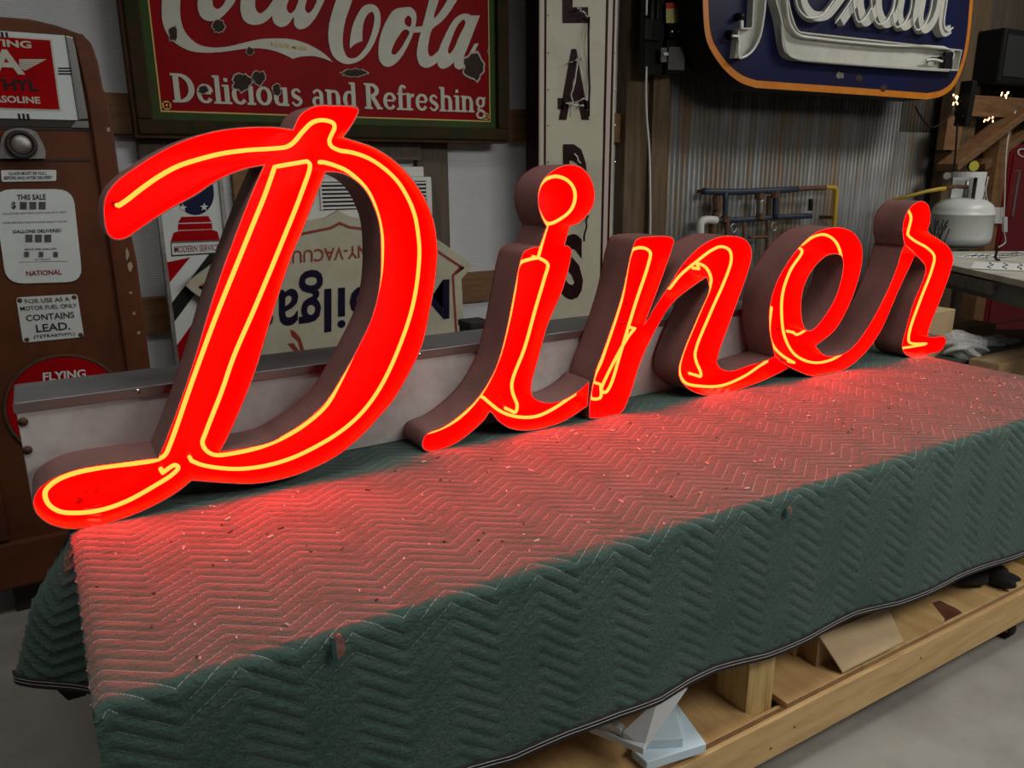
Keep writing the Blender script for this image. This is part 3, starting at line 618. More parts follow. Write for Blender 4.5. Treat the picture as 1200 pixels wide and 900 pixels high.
for sgn in (1, -1):
    q = xz([(103,140),(92,141),(76.5,42.5),(86,44)], YPm)
    MB().prism([[(a if sgn > 0 else 2*xc-a, b) for a, b in q]], YPm-0.016, YPm).build('chrome_trim', 'chrome', pump, bevel=0.003)
    q = xz([(104,150),(83,149.5),(89,142),(103,142)], YPm)
    MB().prism([[(a if sgn > 0 else 2*xc-a, b) for a, b in q]], YPm-0.012, YPm).build('chrome_trim', 'chrome', pump)
MB().prism([sym(141.5,150,89,100)], YPm-0.006, YPm).build('dark_gap', 'pump_dark', pump)
# clock-like sight gauge
L = xz(smooth_path([(0,186,1),(53,186,1),(53,176),(47,163),(42,155),(25,150.5),(8,154),(2,163)], True), YPm)
sg = MB().prism([L], YPm-0.03, YPm).build('sight_gauge', 'dull_metal', pump, bevel=0.005)
a = P_(25, 169.5, YPm-0.03)
MB().lathe([(0.034,0.0),(0.034,-0.016),(0.040,-0.020),(0.046,-0.016),(0.048,0.0)], (a[0], YPm-0.03, a[2]), 28, 'y').build('ring', 'pump_dark', sg, True)
MB().lathe([(0.036,-0.006),(0.030,-0.014),(0.015,-0.019),(0.001,-0.020)], (a[0], YPm-0.03, a[2]), 24, 'y').build('lens', 'dull_metal', sg, True)
pl = plate('instruction_plate', [(2,213),(66,212),(66,199),(1,199.5)], YPm, 0.004, 'white_enamel', pump, 0.006)
lettering('GLASS MUST BE FULL', [(10,205),(55,204.5),(55,201),(10,201.5)], YPm-0.004, 'plate_text', pl)
lettering('BEFORE AND AFTER DELIVERY', [(5,210.5),(61,210),(61,206),(5,206.5)], YPm-0.004, 'plate_text', pl)
dp = plate('dial_panel', [(7.5,332.5),(97,330),(85.5,221.5),(-8,222)], YPm, 0.006, 'white_enamel', pump, 0.055)
Yd = YPm-0.006
lettering('THIS SALE', [(20,234.5),(54,234),(53.5,227.5),(20,228)], Yd, 'plate_text', dp, 0.02)
lettering('$', [(13.5,245.5),(18.8,245.5),(18.8,236.5),(13.5,236.5)], Yd, 'plate_text', dp, 0.02)
for x in (23.5, 34.5, 45.5): plate('digit_window', quad(x, 236.5, x+8, 245), Yd, 0.003, 'digit_box', dp)
lettering('DOLLAR AND CENT INDICATIONS MUST BE AT ZERO', [(3,251.5),(77,249.5),(77,247.5),(3,249.5)], Yd, 'plate_text', dp, 0)
lettering('WHEN DELIVERY IS BEGUN UNDER PENALTY OF LAW', [(3,262),(79,260.5),(79,258.5),(3,260)], Yd, 'plate_text', dp, 0)
lettering('GALLONS DELIVERED', [(15,273.5),(72,272),(72,268),(15,269.5)], Yd, 'plate_text', dp, 0.02)
for x in (30, 41, 52): plate('digit_window', quad(x, 275, x+8, 283.5), Yd, 0.003, 'digit_box', dp)
lettering('PRICE PER GALLON', [(29,293.5),(66,292.5),(66,290.2),(29,291.2)], Yd, 'plate_text', dp, 0.01)
for x in (28.5, 45.5, 62.5): plate('digit_window', quad(x, 295, x+5.3, 301), Yd, 0.003, 'digit_box', dp)
lettering('TAX INCLUDED', [(40,305),(59,304.5),(59,302.7),(40,303.2)], Yd, 'plate_text', dp, 0)
plate('thin_rule', [(22,307.4),(80,306.2),(80,305.8),(22,307)], Yd, 0.001, 'plate_text', dp)
lettering('NATIONAL', [(31,323.5),(72.5,321.5),(72,315.5),(30.5,317.5)], Yd, 'text_maroon', dp, 0.02)
lp = plate('warning_plate', [(27,401.5),(98.5,394.5),(90.5,344.5),(18.7,348.5)], YPm, 0.004, 'white_enamel', pump, 0.012)
Yp = YPm-0.004
lettering('FOR USE AS A', [(30,355.8),(82,352.5),(81,347.5),(29,350.8)], Yp, 'plate_text', lp, 0.006)
lettering('MOTOR FUEL ONLY', [(24.5,364.2),(90.5,360),(89.5,355.3),(23.5,359.3)], Yp, 'plate_text', lp, 0.006)
lettering('CONTAINS', [(31,376.3),(87.5,372.3),(86.5,365),(30,369.3)], Yp, 'plate_text', lp, 0.012)
lettering('LEAD.', [(43,389.5),(82.5,386),(81.5,377),(41.5,380.5)], Yp, 'plate_text', lp, 0.015)
lettering('(TETRAETHYL)', [(40,397.5),(88,393.5),(87.3,389),(39.3,393)], Yp, 'plate_text', lp, 0.006)
for p in ((23,352),(87,348.3),(31.5,398),(94.5,392.3)):
    a = onY(*p, Yp); MB().lathe([(0.001,-0.004),(0.007,-0.003),(0.008,0)], (a[0], Yp, a[2]), 12, 'y').build('screw', 'rust', lp, True)
a = P_(78, 476); R = P_(78, 414.5)[2]-a[2]
rd = MB().lathe([(0.001,-0.012),(R-0.012,-0.012),(R-0.008,-0.006),(R-0.008,0.0)], (a[0], YPm, a[2]), 48, 'y').build('round_badge', 'red_enamel', pump)
MB().tube([(a[0]+(R-0.004)*math.cos(t), YPm-0.006, a[2]+(R-0.004)*math.sin(t)) for t in np.linspace(0, 2*math.pi, 48, endpoint=False)], 0.007, 8, True).build('badge_rim', 'rust', rd, True)
lettering('FLYING', [(50.5,447),(101,442.5),(100,432.5),(50,436.5)], YPm-0.012, 'white_enamel', rd, 0.03)

# ================================================================== red porcelain advertising sign
YC = 3.84
def coke_x(p): return onY(*p, YC)
ck = thing('enamel_sign', (onY(380,160,YC)[0], YC+0.03, onY(380,163,YC)[2]), 'red porcelain sign reading Delicious and Refreshing in green frame', 'sign')
zb = onY(592,165,YC)[2]; xl_, xr_ = onY(161,150,YC)[0], onY(592.5,150,YC)[0]; ztop = zb+0.95
MB().box(xl_+0.03, xr_-0.03, YC+0.004, YC+0.03, zb+0.03, ztop-0.03).build('face', 'coke_red', ck)
fw = 0.062
for nm, b in (('frame_rail', (xl_, xr_, zb, zb+fw)), ('frame_rail', (xl_, xr_, ztop-fw, ztop)), ('frame_stile', (xl_, xl_+fw, zb+fw, ztop-fw)), ('frame_stile', (xr_-fw, xr_, zb+fw, ztop-fw))):
    f = MB().box(b[0], b[1], YC-0.035, YC+0.05, b[2], b[3]).build(nm, 'dark_frame', ck, bevel=0.008)
for b in ((xl_-0.014, xl_, zb-0.014, ztop), (xr_, xr_+0.014, zb-0.014, ztop), (xl_, xr_, zb-0.014, zb)):
    MB().box(b[0], b[1], YC-0.02, YC+0.06, b[2], b[3]).build('outer_moulding', 'frame_wood', ck)
fi = fw-0.002
for k, b in enumerate(((xl_+fi, xr_-fi, zb+fi, zb+fi+0.035), (xl_+fi, xl_+fi+0.04, zb+fi, ztop-fi), (xr_-fi-0.035, xr_-fi, zb+fi, ztop-fi))):
    MB().box(b[0], b[1], YC-0.004-0.0005*(k > 0), YC+0.006, b[2], b[3]).build('green_border', 'green_enamel', ck)
yl = [(xl_+fi+0.040, xl_+fi+0.046, zb+fi+0.035, ztop-fi), (xr_-fi-0.041, xr_-fi-0.035, zb+fi+0.035, ztop-fi), (xl_+fi+0.04, xr_-fi-0.035, zb+fi+0.035, zb+fi+0.041)]
for k, b in enumerate(yl): MB().box(b[0], b[1], YC-0.003-0.0004*(k > 1), YC+0.005, b[2], b[3]).build('yellow_line', 'yellow_line', ck)
for x in (xl_+fi+0.05, xr_-fi-0.08):
    z = zb+fi+0.045; m_ = MB()
    for b in ((x, x+0.035, z, z+0.006), (x, x+0.035, z+0.029, z+0.035), (x, x+0.006, z, z+0.035), (x+0.029, x+0.035, z, z+0.035), (x+0.013, x+0.022, z+0.013, z+0.022)): m_.box(b[0], b[1], YC-0.002, YC+0.005, b[2], b[3])
    m_.build('corner_ornament', 'yellow_line', ck)
A_ = lambda pts: crop(140, 0, 5.217, pts); B_ = lambda pts: crop(370, 0, 5.217, pts)
_cp = [0]
def cpoly(pts, holes=(), sub=4):
    _cp[0] += 1; MB().prism([xz(smooth_path(pts, True, sub), YC)] + [xz(smooth_path(h, True, sub), YC) for h in holes], YC-0.0005-0.0003*(_cp[0] % 4), YC+0.0045).build('script_lettering', 'cream_letter', ck)
cpoly(A_([(270,-110,1),(258,40),(265,140),(300,220),(350,270),(430,310),(520,322),(620,318),(720,305),(800,295),(880,298),(960,315),(1020,340),(1060,360,1),(1100,348),(1150,343),(1200,345),(1255,360),(1305,380,1),(1260,335),(1200,295),(1130,262),(1050,240),(960,235),(860,240),(760,262),(660,285),(560,290),(480,270),(420,220),(385,160),(370,60),(385,-110,1)]))
cpoly(A_([(495,-110,1),(480,-20),(480,60),(505,110),(550,130),(610,115),(660,70),(700,20),(760,-110,1),(690,-110,1),(650,0),(630,35),(600,55),(575,40),(568,0),(585,-110,1)]))
cpoly(A_([(760,-110,1),(742,0),(740,70),(765,130),(810,152),(870,145),(920,110),(960,60),(975,0,1),(945,-10,1),(900,55),(860,82),(835,60),(830,0),(855,-110,1)]))
cpoly(A_([(1060,-110,1),(980,-10),(935,80),(945,140),(985,165),(1030,150),(1065,105),(1068,150),(1095,178),(1140,170),(1190,120),(1240,30),(1300,-110,1),(1235,-110,1),(1190,45),(1155,80),(1135,60),(1145,0),(1180,-110,1),(1120,-110,1),(1075,55),(1045,82),(1022,55),(1035,0),(1105,-110,1)]))
cpoly(B_([(165,-110,1),(95,90),(78,180),(80,260),(105,340),(150,380),(200,392),(270,370),(330,310),(375,220),(395,140),(390,70),(365,35),(330,25),(290,40),(255,90),(225,160),(210,240),(208,297,1),(240,270),(285,250,1),(285,200),(295,130),(320,85),(345,72),(358,100),(350,170),(325,250),(290,310),(240,355),(195,350),(170,300),(165,230),(180,130),(210,40),(260,-110,1)]))
cpoly(B_([(540,45),(480,60),(430,130),(395,220),(383,300),(390,370),(420,405),(460,405),(510,365),(560,285),(600,190),(615,120),(610,75),(580,45)]), [B_([(545,180),(500,230),(470,290),(463,325),(480,335),(510,310),(550,245),(572,195)]), B_([(565,95),(545,115),(545,145),(570,165),(583,150),(582,110)])])
cpoly(B_([(596,165,1),(660,160,1),(655,196,1),(590,202,1)]))
cpoly(B_([(720,-110,1),(660,130),(625,270),(620,350),(640,400),(680,415),(725,395),(770,350,1),(765,290,1),(735,325),(705,345),(687,325),(690,260),(712,178),(760,140),(810,85),(930,-110,1),(860,-110,1),(775,50),(722,112),(790,-110,1)]))
cpoly(B_([(950,95),(900,85),(850,115),(800,195),(755,300),(742,370),(755,412),(785,420),(830,395),(866,350),(930,220)]), [B_([(905,120),(870,150),(830,240),(808,310),(815,330),(840,305),(880,215),(915,140)])])
cpoly(B_([(945,95,1),(1003,95,1),(940,260),(905,355),(925,345),(970,268,1),(995,265,1),(960,340),(920,400),(880,425),(850,410),(848,370),(890,240)]))
lettering('TRADE MARK', A_([(925,282),(1150,310),(1155,285),(922,258)]), YC-0.001, 'yellow_line', ck, 0.015)
# serif lettering from strokes (x, z, width) on an x-height of 0.68
def serif(x, z, w=0.30): return [(x-w/2, z, 0.075), (x+w/2, z, 0.075)]
def stem(x, z0, z1, w=0.17): return [(x, z0, w), (x, (z0+z1)/2, w), (x, z1, w)]
def bowl(cx, cz, rx, rz, a0=0, a1=360, thick=0.17, thin=0.085, n=13):
    return [(cx+rx*math.cos(math.radians(t)), cz+rz*math.sin(math.radians(t)), thin+(thick-thin)*abs(math.cos(math.radians(t)))) for t in np.linspace(a0, a1, n)]
XH = 0.68
G = {
 'D': ([stem(0.15,0,1,.19), serif(0.13,0.03,.28), serif(0.13,0.97,.28), bowl(0.22,0.5,0.40,0.46,90,-90,.2)], 0.78),
 'e': ([bowl(0.27,XH/2,0.20,XH/2-.04,10,325,.15), [(0.10,XH/2+.02,.07),(0.46,XH/2+.02,.07)]], 0.54),
 'l': ([stem(0.14,0,1), serif(0.14,0.03,.3), serif(0.09,0.97,.2)], 0.30),
 'i': ([stem(0.14,0,XH), serif(0.14,0.03,.3), serif(0.09,XH-.03,.2), [(0.13,0.80,.13),(0.13,0.93,.13)]], 0.31),
 'c': ([bowl(0.26,XH/2,0.19,XH/2-.04,40,325,.16)], 0.50),
 'o': ([bowl(0.28,XH/2,0.20,XH/2-.04,0,360,.16)], 0.57),
 'u': ([stem(0.13,0.2,XH), serif(0.09,XH-.03,.2), bowl(0.29,0.2,0.16,0.16,180,330,.15), stem(0.45,0,XH), serif(0.41,XH-.03,.2), serif(0.48,0.03,.2)], 0.62),
 's': ([[(0.38,0.54,.08),(0.26,0.64,.08),(0.12,0.55,.11),(0.14,0.41,.15),(0.28,0.32,.16),(0.39,0.2,.13),(0.30,0.05,.09),(0.18,0.04,.08),(0.08,0.15,.08)]], 0.50),
 'a': ([[(0.11,0.52,.1),(0.22,0.64,.08),(0.36,0.58,.12),(0.39,0.45,.15)], stem(0.39,0.02,0.5,.15), bowl(0.24,0.2,0.13,0.16,60,300,.13,.07), serif(0.45,0.03,.18)], 0.56),
 'n': ([stem(0.13,0,XH), serif(0.13,0.03,.3), serif(0.09,XH-.03,.2), bowl(0.29,0.46,0.16,0.17,160,0,.15,.08), stem(0.46,0,0.46), serif(0.46,0.03,.28)], 0.64),
 'd': ([bowl(0.26,XH/2,0.17,XH/2-.05,60,300,.16,.07), stem(0.42,0,1), serif(0.37,0.97,.2), serif(0.46,0.03,.2)], 0.60),
 'R': ([stem(0.15,0,1,.19), serif(0.14,0.03,.32), serif(0.12,0.97,.26), bowl(0.24,0.74,0.25,0.22,90,-90,.18), [(0.30,0.50,.16),(0.44,0.25,.17),(0.56,0.02,.18)], serif(0.60,0.03,.2)], 0.74),
 'f': ([stem(0.17,0,0.8), serif(0.18,0.03,.34), [(0.17,0.8,.16),(0.22,0.94,.12),(0.32,0.96,.09),(0.38,0.88,.12)], [(0.03,XH-.04,.07),(0.34,XH-.04,.07)]], 0.38),
 'r': ([stem(0.13,0,XH), serif(0.14,0.03,.32), serif(0.09,XH-.03,.2), [(0.17,0.45,.09),(0.26,0.60,.1),(0.36,0.60,.14)]], 0.42),
 'h': ([stem(0.13,0,1), serif(0.13,0.03,.3), serif(0.08,0.97,.2), bowl(0.29,0.46,0.16,0.17,160,0,.15,.08), stem(0.46,0,0.46), serif(0.46,0.03,.28)], 0.64),
 'g': ([bowl(0.25,0.44,0.15,0.19,0,360,.14,.07), [(0.34,0.58,.06),(0.48,0.63,.09)], [(0.2,0.24,.06),(0.12,0.14,.08),(0.3,0.08,.12),(0.44,-0.05,.12),(0.35,-0.22,.09),(0.16,-0.22,.09),(0.08,-0.10,.1),(0.18,0.06,.08)]], 0.54),
 ' ': ([], 0.26)}
body = 'Delicious and Refreshing'
tot = sum(G[c][1] for c in body)-0.1
pA, pB = onY(203, 119.5, YC), onY(568, 132, YC); hA = onY(203,85,YC)[2]-onY(206,118.5,YC)[2]; sx = (pB[0]-pA[0])/tot; x = pA[0]
for c in body:
    st, w = G[c]
    if st:
        z0 = pA[2]+(pB[2]-pA[2])*(x-pA[0])/(pB[0]-pA[0])
        ribbon(MB(), [[(x+p[0]*sx, z0+p[1]*hA, p[2]*(sx+hA)/2) for p in s_] for s_ in st], YC-0.0005, YC+0.0045, 3).build('serif_letter', 'cream_letter', ck)
    x += w*sx
chips = [A_([(605,160)])[0]+(6.5,7.5), A_([(330,205)])[0]+(5,9), A_([(800,312)])[0]+(4.3,4.3), A_([(750,505)])[0]+(11,9.5), A_([(850,475)])[0]+(7,8), A_([(960,550)])[0]+(5,6), A_([(512,548)])[0]+(5.5,5),
         A_([(395,725)])[0]+(5,4.5), A_([(318,695)])[0]+(2.5,3), A_([(945,735)])[0]+(2.5,3), A_([(880,740)])[0]+(3,3), B_([(235,445)])[0]+(13,4.5), B_([(960,410)])[0]+(11,15), B_([(1080,305)])[0]+(5,6)]
for c in chips:
    L = blob(*c, n=22, jit=0.24); cx, cy = c[:2]
    f = MB().prism([xz(L, YC)], YC-0.0022, YC+0.003).build('rust_chip', 'chip_rust', ck)
    L2 = [(cx+(a-cx)*1.16, cy+(b-cy)*1.16) for a, b in L]
    MB().prism([xz(L2, YC)], YC-0.0014, YC+0.003).build('chip_edge', 'chip_rim', f)

# ================================================================== tall column sign with cut letters
YK = 3.66
cs = thing('column_sign', (onY(676,370,YK)[0], YK+0.06, onY(676,376,YK)[2]), 'tall narrow cream sign with maroon cut letters and pinstripes', 'sign')
xk0, xk1 = onY(631,150,YK)[0], onY(721,100,YK)[0]; zk = onY(665,375,YK)[2]
MB().box(xk0, xk1, YK, YK+0.13, zk, 3.4).build('cabinet', 'maroon', cs, bevel=0.004)
MB().box(xk0+0.002, xk1-0.002, YK-0.003, YK+0.001, zk+0.012, 3.39).build('face', 'column_cream', cs)
for xa, xb, m_ in ((637.2,639.5,'maroon'),(632.3,635.6,'column_pink'),(707.5,710,'maroon'),(710,715,'column_pink'),(715.2,717.7,'maroon')):
    MB().box(onY(xa,110,YK)[0], onY(xb,110,YK)[0], YK-0.005, YK, zk+0.012, 3.39).build('pinstripe', m_, cs)
for q, ch in (((659,-55,689,27),'E'), ((654.5,57.5,690,140.5),'A'), ((659.5,169,688,252),'D'), ((657,274,683,351),'S')):
    x0_, y0_, x1_, y1_ = q; lettering(ch, [(x0_,y1_),(x1_,y1_),(x1_,y0_),(x0_,y0_)], YK-0.003, 'maroon', cs, 0.045, name='cut_letter', proud=0.003)
for q in ((653.5,115,660,128),(684,118,690,128)): plate('cut_letter', quad(*q), YK-0.003, 0.003, 'maroon', cs)
mb = MB()
def wiggle(p, q, n=9, a=2.0): return [onY(p[0]+(q[0]-p[0])*t+random.uniform(-a,a), p[1]+(q[1]-p[1])*t+random.uniform(-a,a), YK-random.uniform(0.012,0.05)) for t in np.linspace(0, 1, n)]
for p, q in (((676,8),(690,20)),((670,72),(684,68)),((676,70),(668,138)),((666,122),(688,114)),((664,120),(684,124)),((672,178),(680,192))): MB().tube(wiggle(p, q), 0.004, 6).build('loose_wire', 'white_plastic', cs, True)
for p, q in (((690.5,20),(690,136)),((689,252),(684,282))): MB().tube(wiggle(p, q, 8, 0.8), 0.006, 6).build('loose_wire', 'black', cs, True)
for y in (18, 62, 105, 147, 190): 
    a = onY(642, y, YK); MB().lathe([(0.001,-0.006),(0.004,-0.005),(0.005,0)], (a[0], YK-0.003, a[2]), 8, 'y').build('screw', 'dull_metal', cs)
    a = onY(720, y, YK); MB().lathe([(0.001,-0.006),(0.004,-0.005),(0.005,0)], (a[0], YK-0.003, a[2]), 8, 'y').build('screw', 'chrome', cs)

# ================================================================== blue sign with orange border
YR = 3.48; R_ = lambda pts: crop(800, 0, 6.667, pts); Q_ = lambda pts: crop(960, 0, 6.316, pts)
ro = [(824,-110,1),(824,20),(828,48),(838,68),(853,86),(868,97),(885,103,1),(1000,110.5,1),(1085,116.5,1),(1102,113),(1116,103),(1127,82),(1134,55),(1139,10),(1146,-130,1),(840,-150,1)]
rx = thing('blue_sign', (onY(980,110,YR)[0], YR+0.12, onY(980,109,YR)[2]), 'dark blue sign with orange border and white script channels', 'sign')
Lo = xz(smooth_path(ro, True), YR); Lo = Lo if area2(Lo) > 0 else Lo[::-1]
MB().prism([Lo], YR, YR+0.20).build('cabinet', 'sign_black', rx)
MB().prism([Lo], YR-0.003, YR).build('orange_border', 'rexall_orange', rx)
MB().prism([offset(Lo, 0.042)], YR-0.005, YR).build('blue_face', 'rexall_blue', rx)
def chan(pts, m_='channel_white', d=0.045, nm='script_channel', tubes=()):
    L = xz(smooth_path(pts, True, 4), YR); L = L if area2(L) > 0 else L[::-1]; I = offset(L, 0.008)
    o = MB().prism([L, I[::-1]], YR-0.005-d, YR).build(nm, m_, rx); MB().prism([I], YR-0.012, YR-0.003).build('channel_floor', m_, o)
    return o
def utube(pts, o, dy=0.05, r=0.0075): MB().tube([onY(p[0], p[1], YR-0.005-dy) for p in smooth_path(pts, False, 4)], r, 8).build('unlit_tube', 'tube_off', o, True)
c1 = chan(R_([(505,-200,1),(500,0),(490,225,1),(385,230,1),(360,460,1),(440,455),(510,400),(550,300),(580,100),(600,-200,1)]))
utube(R_([(650,-200),(645,0),(625,180),(590,320),(520,420),(440,450),(435,290),(385,280)]), c1); utube(R_([(460,230),(458,160)]), c1, 0.06, 0.012)
for p in ((415,135),(345,270)):
    a = onY(*R_([p])[0], YR); MB().lathe([(0.001,-0.05),(0.016,-0.05),(0.014,-0.03),(0.022,-0.02),(0.022,0)], (a[0], YR-0.004, a[2]), 12, 'y').build('tube_socket', 'black', rx, True)
bar_t = [(1200+0,290)]
c2 = chan(R_([(640,-200,1),(655,0),(700,170),(740,400),(770,450),(830,473),(900,480)]) + Q_([(0,472,1),(500,505),(960,532,1),(992,378,1),(500,322),(0,268,1)]) + R_([(880,262),(840,250),(800,170),(760,0),(755,-200,1)]), d=0.06, nm='underline_channel')
utube(R_([(800,-200),(810,0),(840,190),(900,268)]) + Q_([(0,285),(500,335),(990,378),(960,500)]), c2, 0.05); utube(R_([(770,200),(800,400),(900,460)]) + Q_([(0,455),(500,495),(955,525)]), c2, 0.05)
plate('black_block', Q_([(905,510),(962,515),(975,388),(915,390)]), YR-0.045, 0.02, 'black', rx)
for p in ((790,445),(850,440)):
    a = onY(*Q_([p])[0], YR); MB().lathe([(0.001,-0.06),(0.012,-0.06),(0.016,-0.04),(0.010,0)], (a[0], YR-0.01, a[2]), 10, 'y').build('tube_socket', 'black', rx, True)
utube(Q_([(790,445),(850,440),(910,455)]), c2, 0.06, 0.009)
def strokes(cr, st, tube=None, w=52, s=6.316):
    # a raised script stroke of constant width
    P = [onY(p[0], p[1], YR) for p in cr(st)]; ww = w/s/1000*5.6
    _cp[0] += 1; o = ribbon(MB(), [[(p[0], p[2], ww) for p in P]], YR-0.050-0.0015*(_cp[0] % 6), YR, 5).build('script_channel', 'channel_white', rx)
    utube(cr(tube or st), o, 0.060, 0.006)
strokes(R_, [(880,-200),(885,0),(905,70),(960,130),(1020,140),(1080,120),(1150,40),(1250,-100)], w=60)
strokes(Q_, [(118,172),(190,70),(260,-40),(330,-200)], w=62); strokes(Q_, [(255,-150),(250,0),(262,100),(290,165),(340,130),(385,60)], w=72)
strokes(Q_, [(395,-180),(385,0),(400,120),(440,180),(500,150),(545,60),(560,-100)], w=66); strokes(Q_, [(590,-180),(560,0),(545,130),(570,200),(620,180),(670,90),(690,-60)], w=60)
strokes(Q_, [(740,-180),(715,0),(695,150),(722,222),(770,195),(820,90),(845,-100)], w=62); strokes(Q_, [(905,-180),(870,0),(845,180),(870,245),(915,225)], [(955,-180),(945,0),(925,190),(950,230),(990,205)], w=66)
for p, m_ in (((148,560),'dull_metal'), ((285,580),'chip_rust'), ((470,650),'chip_rust')):
    L = blob(*Q_([p])[0], 4, 4, 10); MB().prism([xz(L, YR)], YR-0.008, YR-0.003).build('worn_spot', m_, rx)

# ================================================================== signs and things leaning at the wall
YM = 3.72
ms = thing('shield_sign', (onY(397,420,YM)[0], YM, 0.62), 'cream shield sign hung upside down reading Mobilgas', 'sign')
hx_ = [(397,246.5),(403,250),(412,254),(440,257.5),(475,264),(513,281),(550,306),(554,311),(550,317),(541,327),(542.5,356),(545,395)]
rt2 = xz(hx_, YM); xm = rt2[0][0]; rt2 = rt2 + [(rt2[-1][0]+0.01, 0.62)]
L = rt2 + [(2*xm-a, b) for a, b in rt2[:0:-1]]; L = L if area2(L) > 0 else L[::-1]
MB().prism([L], YM, YM+0.03).build('face', 'mobil_cream', ms, bevel=0.003)
I1, I2 = offset(L, 0.045), offset(L, 0.058); MB().prism([I1, I2[::-1]], YM-0.002, YM+0.001).build('red_outline', 'mobil_red', ms)
lettering('SOCONY-VACUUM', [(328,310),(477,298),(477,283),(328,295)], YM-0.001, 'mobil_red', ms, 0.012, True)
lettering('Mobil', [(380,389.5),(526.5,373),(526.5,326.5),(380,338)], YM-0.001, 'mobil_navy', ms, 0.012, True)
lettering('gas', [(298,386),(378.5,377),(378.5,314.5),(298,323)], YM-0.001, 'mobil_navy', ms, 0.012, True)
for pts in ([(340,386),(345,388),(352,396),(357,412),(352,412),(349,400),(342,394)], [(337,403),(344,402),(349,409),(351,413),(345,412)]): MB().prism([xz(pts, YM)], YM-0.002, YM+0.001).build('red_emblem', 'mobil_red', ms)

YB2 = 3.78; K_ = lambda pts: crop(180, 180, 3.75, pts)
bs = thing('barber_sign', (onY(228,330,YB2)[0], YB2, 0.55), 'narrow striped enamel sign reading Modern Service with blue starred dome', 'sign')
xb0, xb1 = onY(187.5,255,YB2)[0], onY(258,220,YB2)[0]; zbt = onY(225,186,YB2)[2]
MB().box(xb0, xb1, YB2, YB2+0.02, 0.55, zbt).build('face', 'white_enamel', bs, bevel=0.003)
for a, b in ((xb0-0.012, xb0+0.006), (xb1-0.006, xb1+0.012)): MB().box(a, b, YB2-0.012, YB2+0.025, 0.55, zbt+0.01).build('edge_frame', 'dull_metal', bs, bevel=0.002)
def bpoly(pts, m_, d=0.002, nm='painted_panel'): return MB().prism([[(min(max(a, xb0+0.007), xb1-0.007), b) for a, b in xz(K_(pts), YB2)]], YB2-d, YB2+0.001).build(nm, m_, bs)
xz0 = K_([(183,190)])[0]
bpoly([(183+82*math.cos(t), 178+92*math.sin(t)*(1 if math.sin(t) > 0 else 1.4)) for t in np.linspace(0, 2*math.pi, 28, endpoint=False)], 'navy', nm='blue_dome')
for c in ((128,238),(222,235)):
    pts = [(c[0]+r*math.sin(k*math.pi/5), c[1]-r*math.cos(k*math.pi/5)) for k in range(10) for r in ((19 if k % 2 == 0 else 8),)]
    bpoly(pts, 'white_enamel', 0.003, 'star')
bpoly([(122,278),(240,274),(254,300),(108,304)], 'red_enamel', nm='red_cap'); bpoly([(107,309),(255,305),(258,331),(107,336)], 'red_enamel', nm='red_cap')
bpoly([(88,348),(110,340),(255,334),(280,342),(290,380),(75,388)], 'red_enamel', nm='red_cap')
bd = bpoly([(75,390),(295,382),(298,438),(78,452)], 'black', 0.002, 'name_band'); bpoly([(79,394),(291,386),(293,433),(82,446)], 'white_enamel', 0.003, 'name_band')
lettering('MODERN SERVICE', K_([(92,436),(286,425),(286,398),(90,406)]), YB2-0.003, 'text_maroon', bs, 0.004)
def dstripe(y0, y1, m_):      # diagonal stripe rising to the right
    bpoly([(20,y1+30),(20,y0+30),(310,y0-270),(310,y1-270)], m_, 0.0025, 'diagonal_stripe')
for k in range(4):
    zc0 = 500+k*350
    if k < 2: dstripe(zc0+130, zc0+215, 'black')
dstripe(820, 915, 'red_enamel'); bpoly([(45,478),(160,456),(45,568)], 'red_enamel', 0.0025, 'diagonal_stripe')

YA = 3.78
ac = thing('window_air_conditioner', (onY(435,255,YA)[0], YA+0.08, onY(435,262,YA)[2]), 'white louvered air conditioner behind the big letter D', 'appliance')
xa0, xa1 = onY(352,235,YA)[0], onY(507,235,YA)[0]; za0, za1 = onY(505,262,YA)[2], onY(505,207,YA)[2]
MB().box(xa0, xa1, YA, YA+0.16, za0, za1).build('case', 'white_plastic', ac, bevel=0.01)
MB().box(xa0+0.05, xa1-0.03, YA+0.03, YA+0.16, za1, za1+0.05).build('case_top', 'white_plastic', ac, bevel=0.005)
xg0, xg1 = onY(377,235,YA)[0], onY(499,235,YA)[0]; zg0, zg1 = za0+0.085, za1-0.02
MB().box(xg0, xg1, YA-0.004, YA+0.001, zg0, zg1).build('grille', 'black', ac)
for k in range(7):
    z = zg0+(zg1-zg0)*(k+0.5)/7; MB().box(xg0, xg1, YA-0.010, YA-0.003, z-0.0045, z+0.0045).build('louver', 'white_plastic', ac)
for x in (xg0-0.004, (xg0*2+xg1)/3, (xg0+xg1*2)/3, xg1+0.004): MB().box(x-0.004, x+0.004, YA-0.011, YA-0.002, zg0, zg1).build('louver_divider', 'white_plastic', ac)
sbk = thing('black_case', (onY(560,385,2.5)[0], 2.55, 0), 'tall narrow black case standing behind the steel box', 'case')
a, b = onY(552,380,2.5), onY(576,396,2.5); MB().box(a[0], b[0], 2.5, 2.6, 0.0, a[2]).build('case_body', 'black_soft', sbk, bevel=0.006); MB().box(a[0]-0.003, b[0]+0.003, 2.497, 2.603, a[2]-0.02, a[2]+0.004).build('case_lid', 'black_soft', sbk, bevel=0.004)

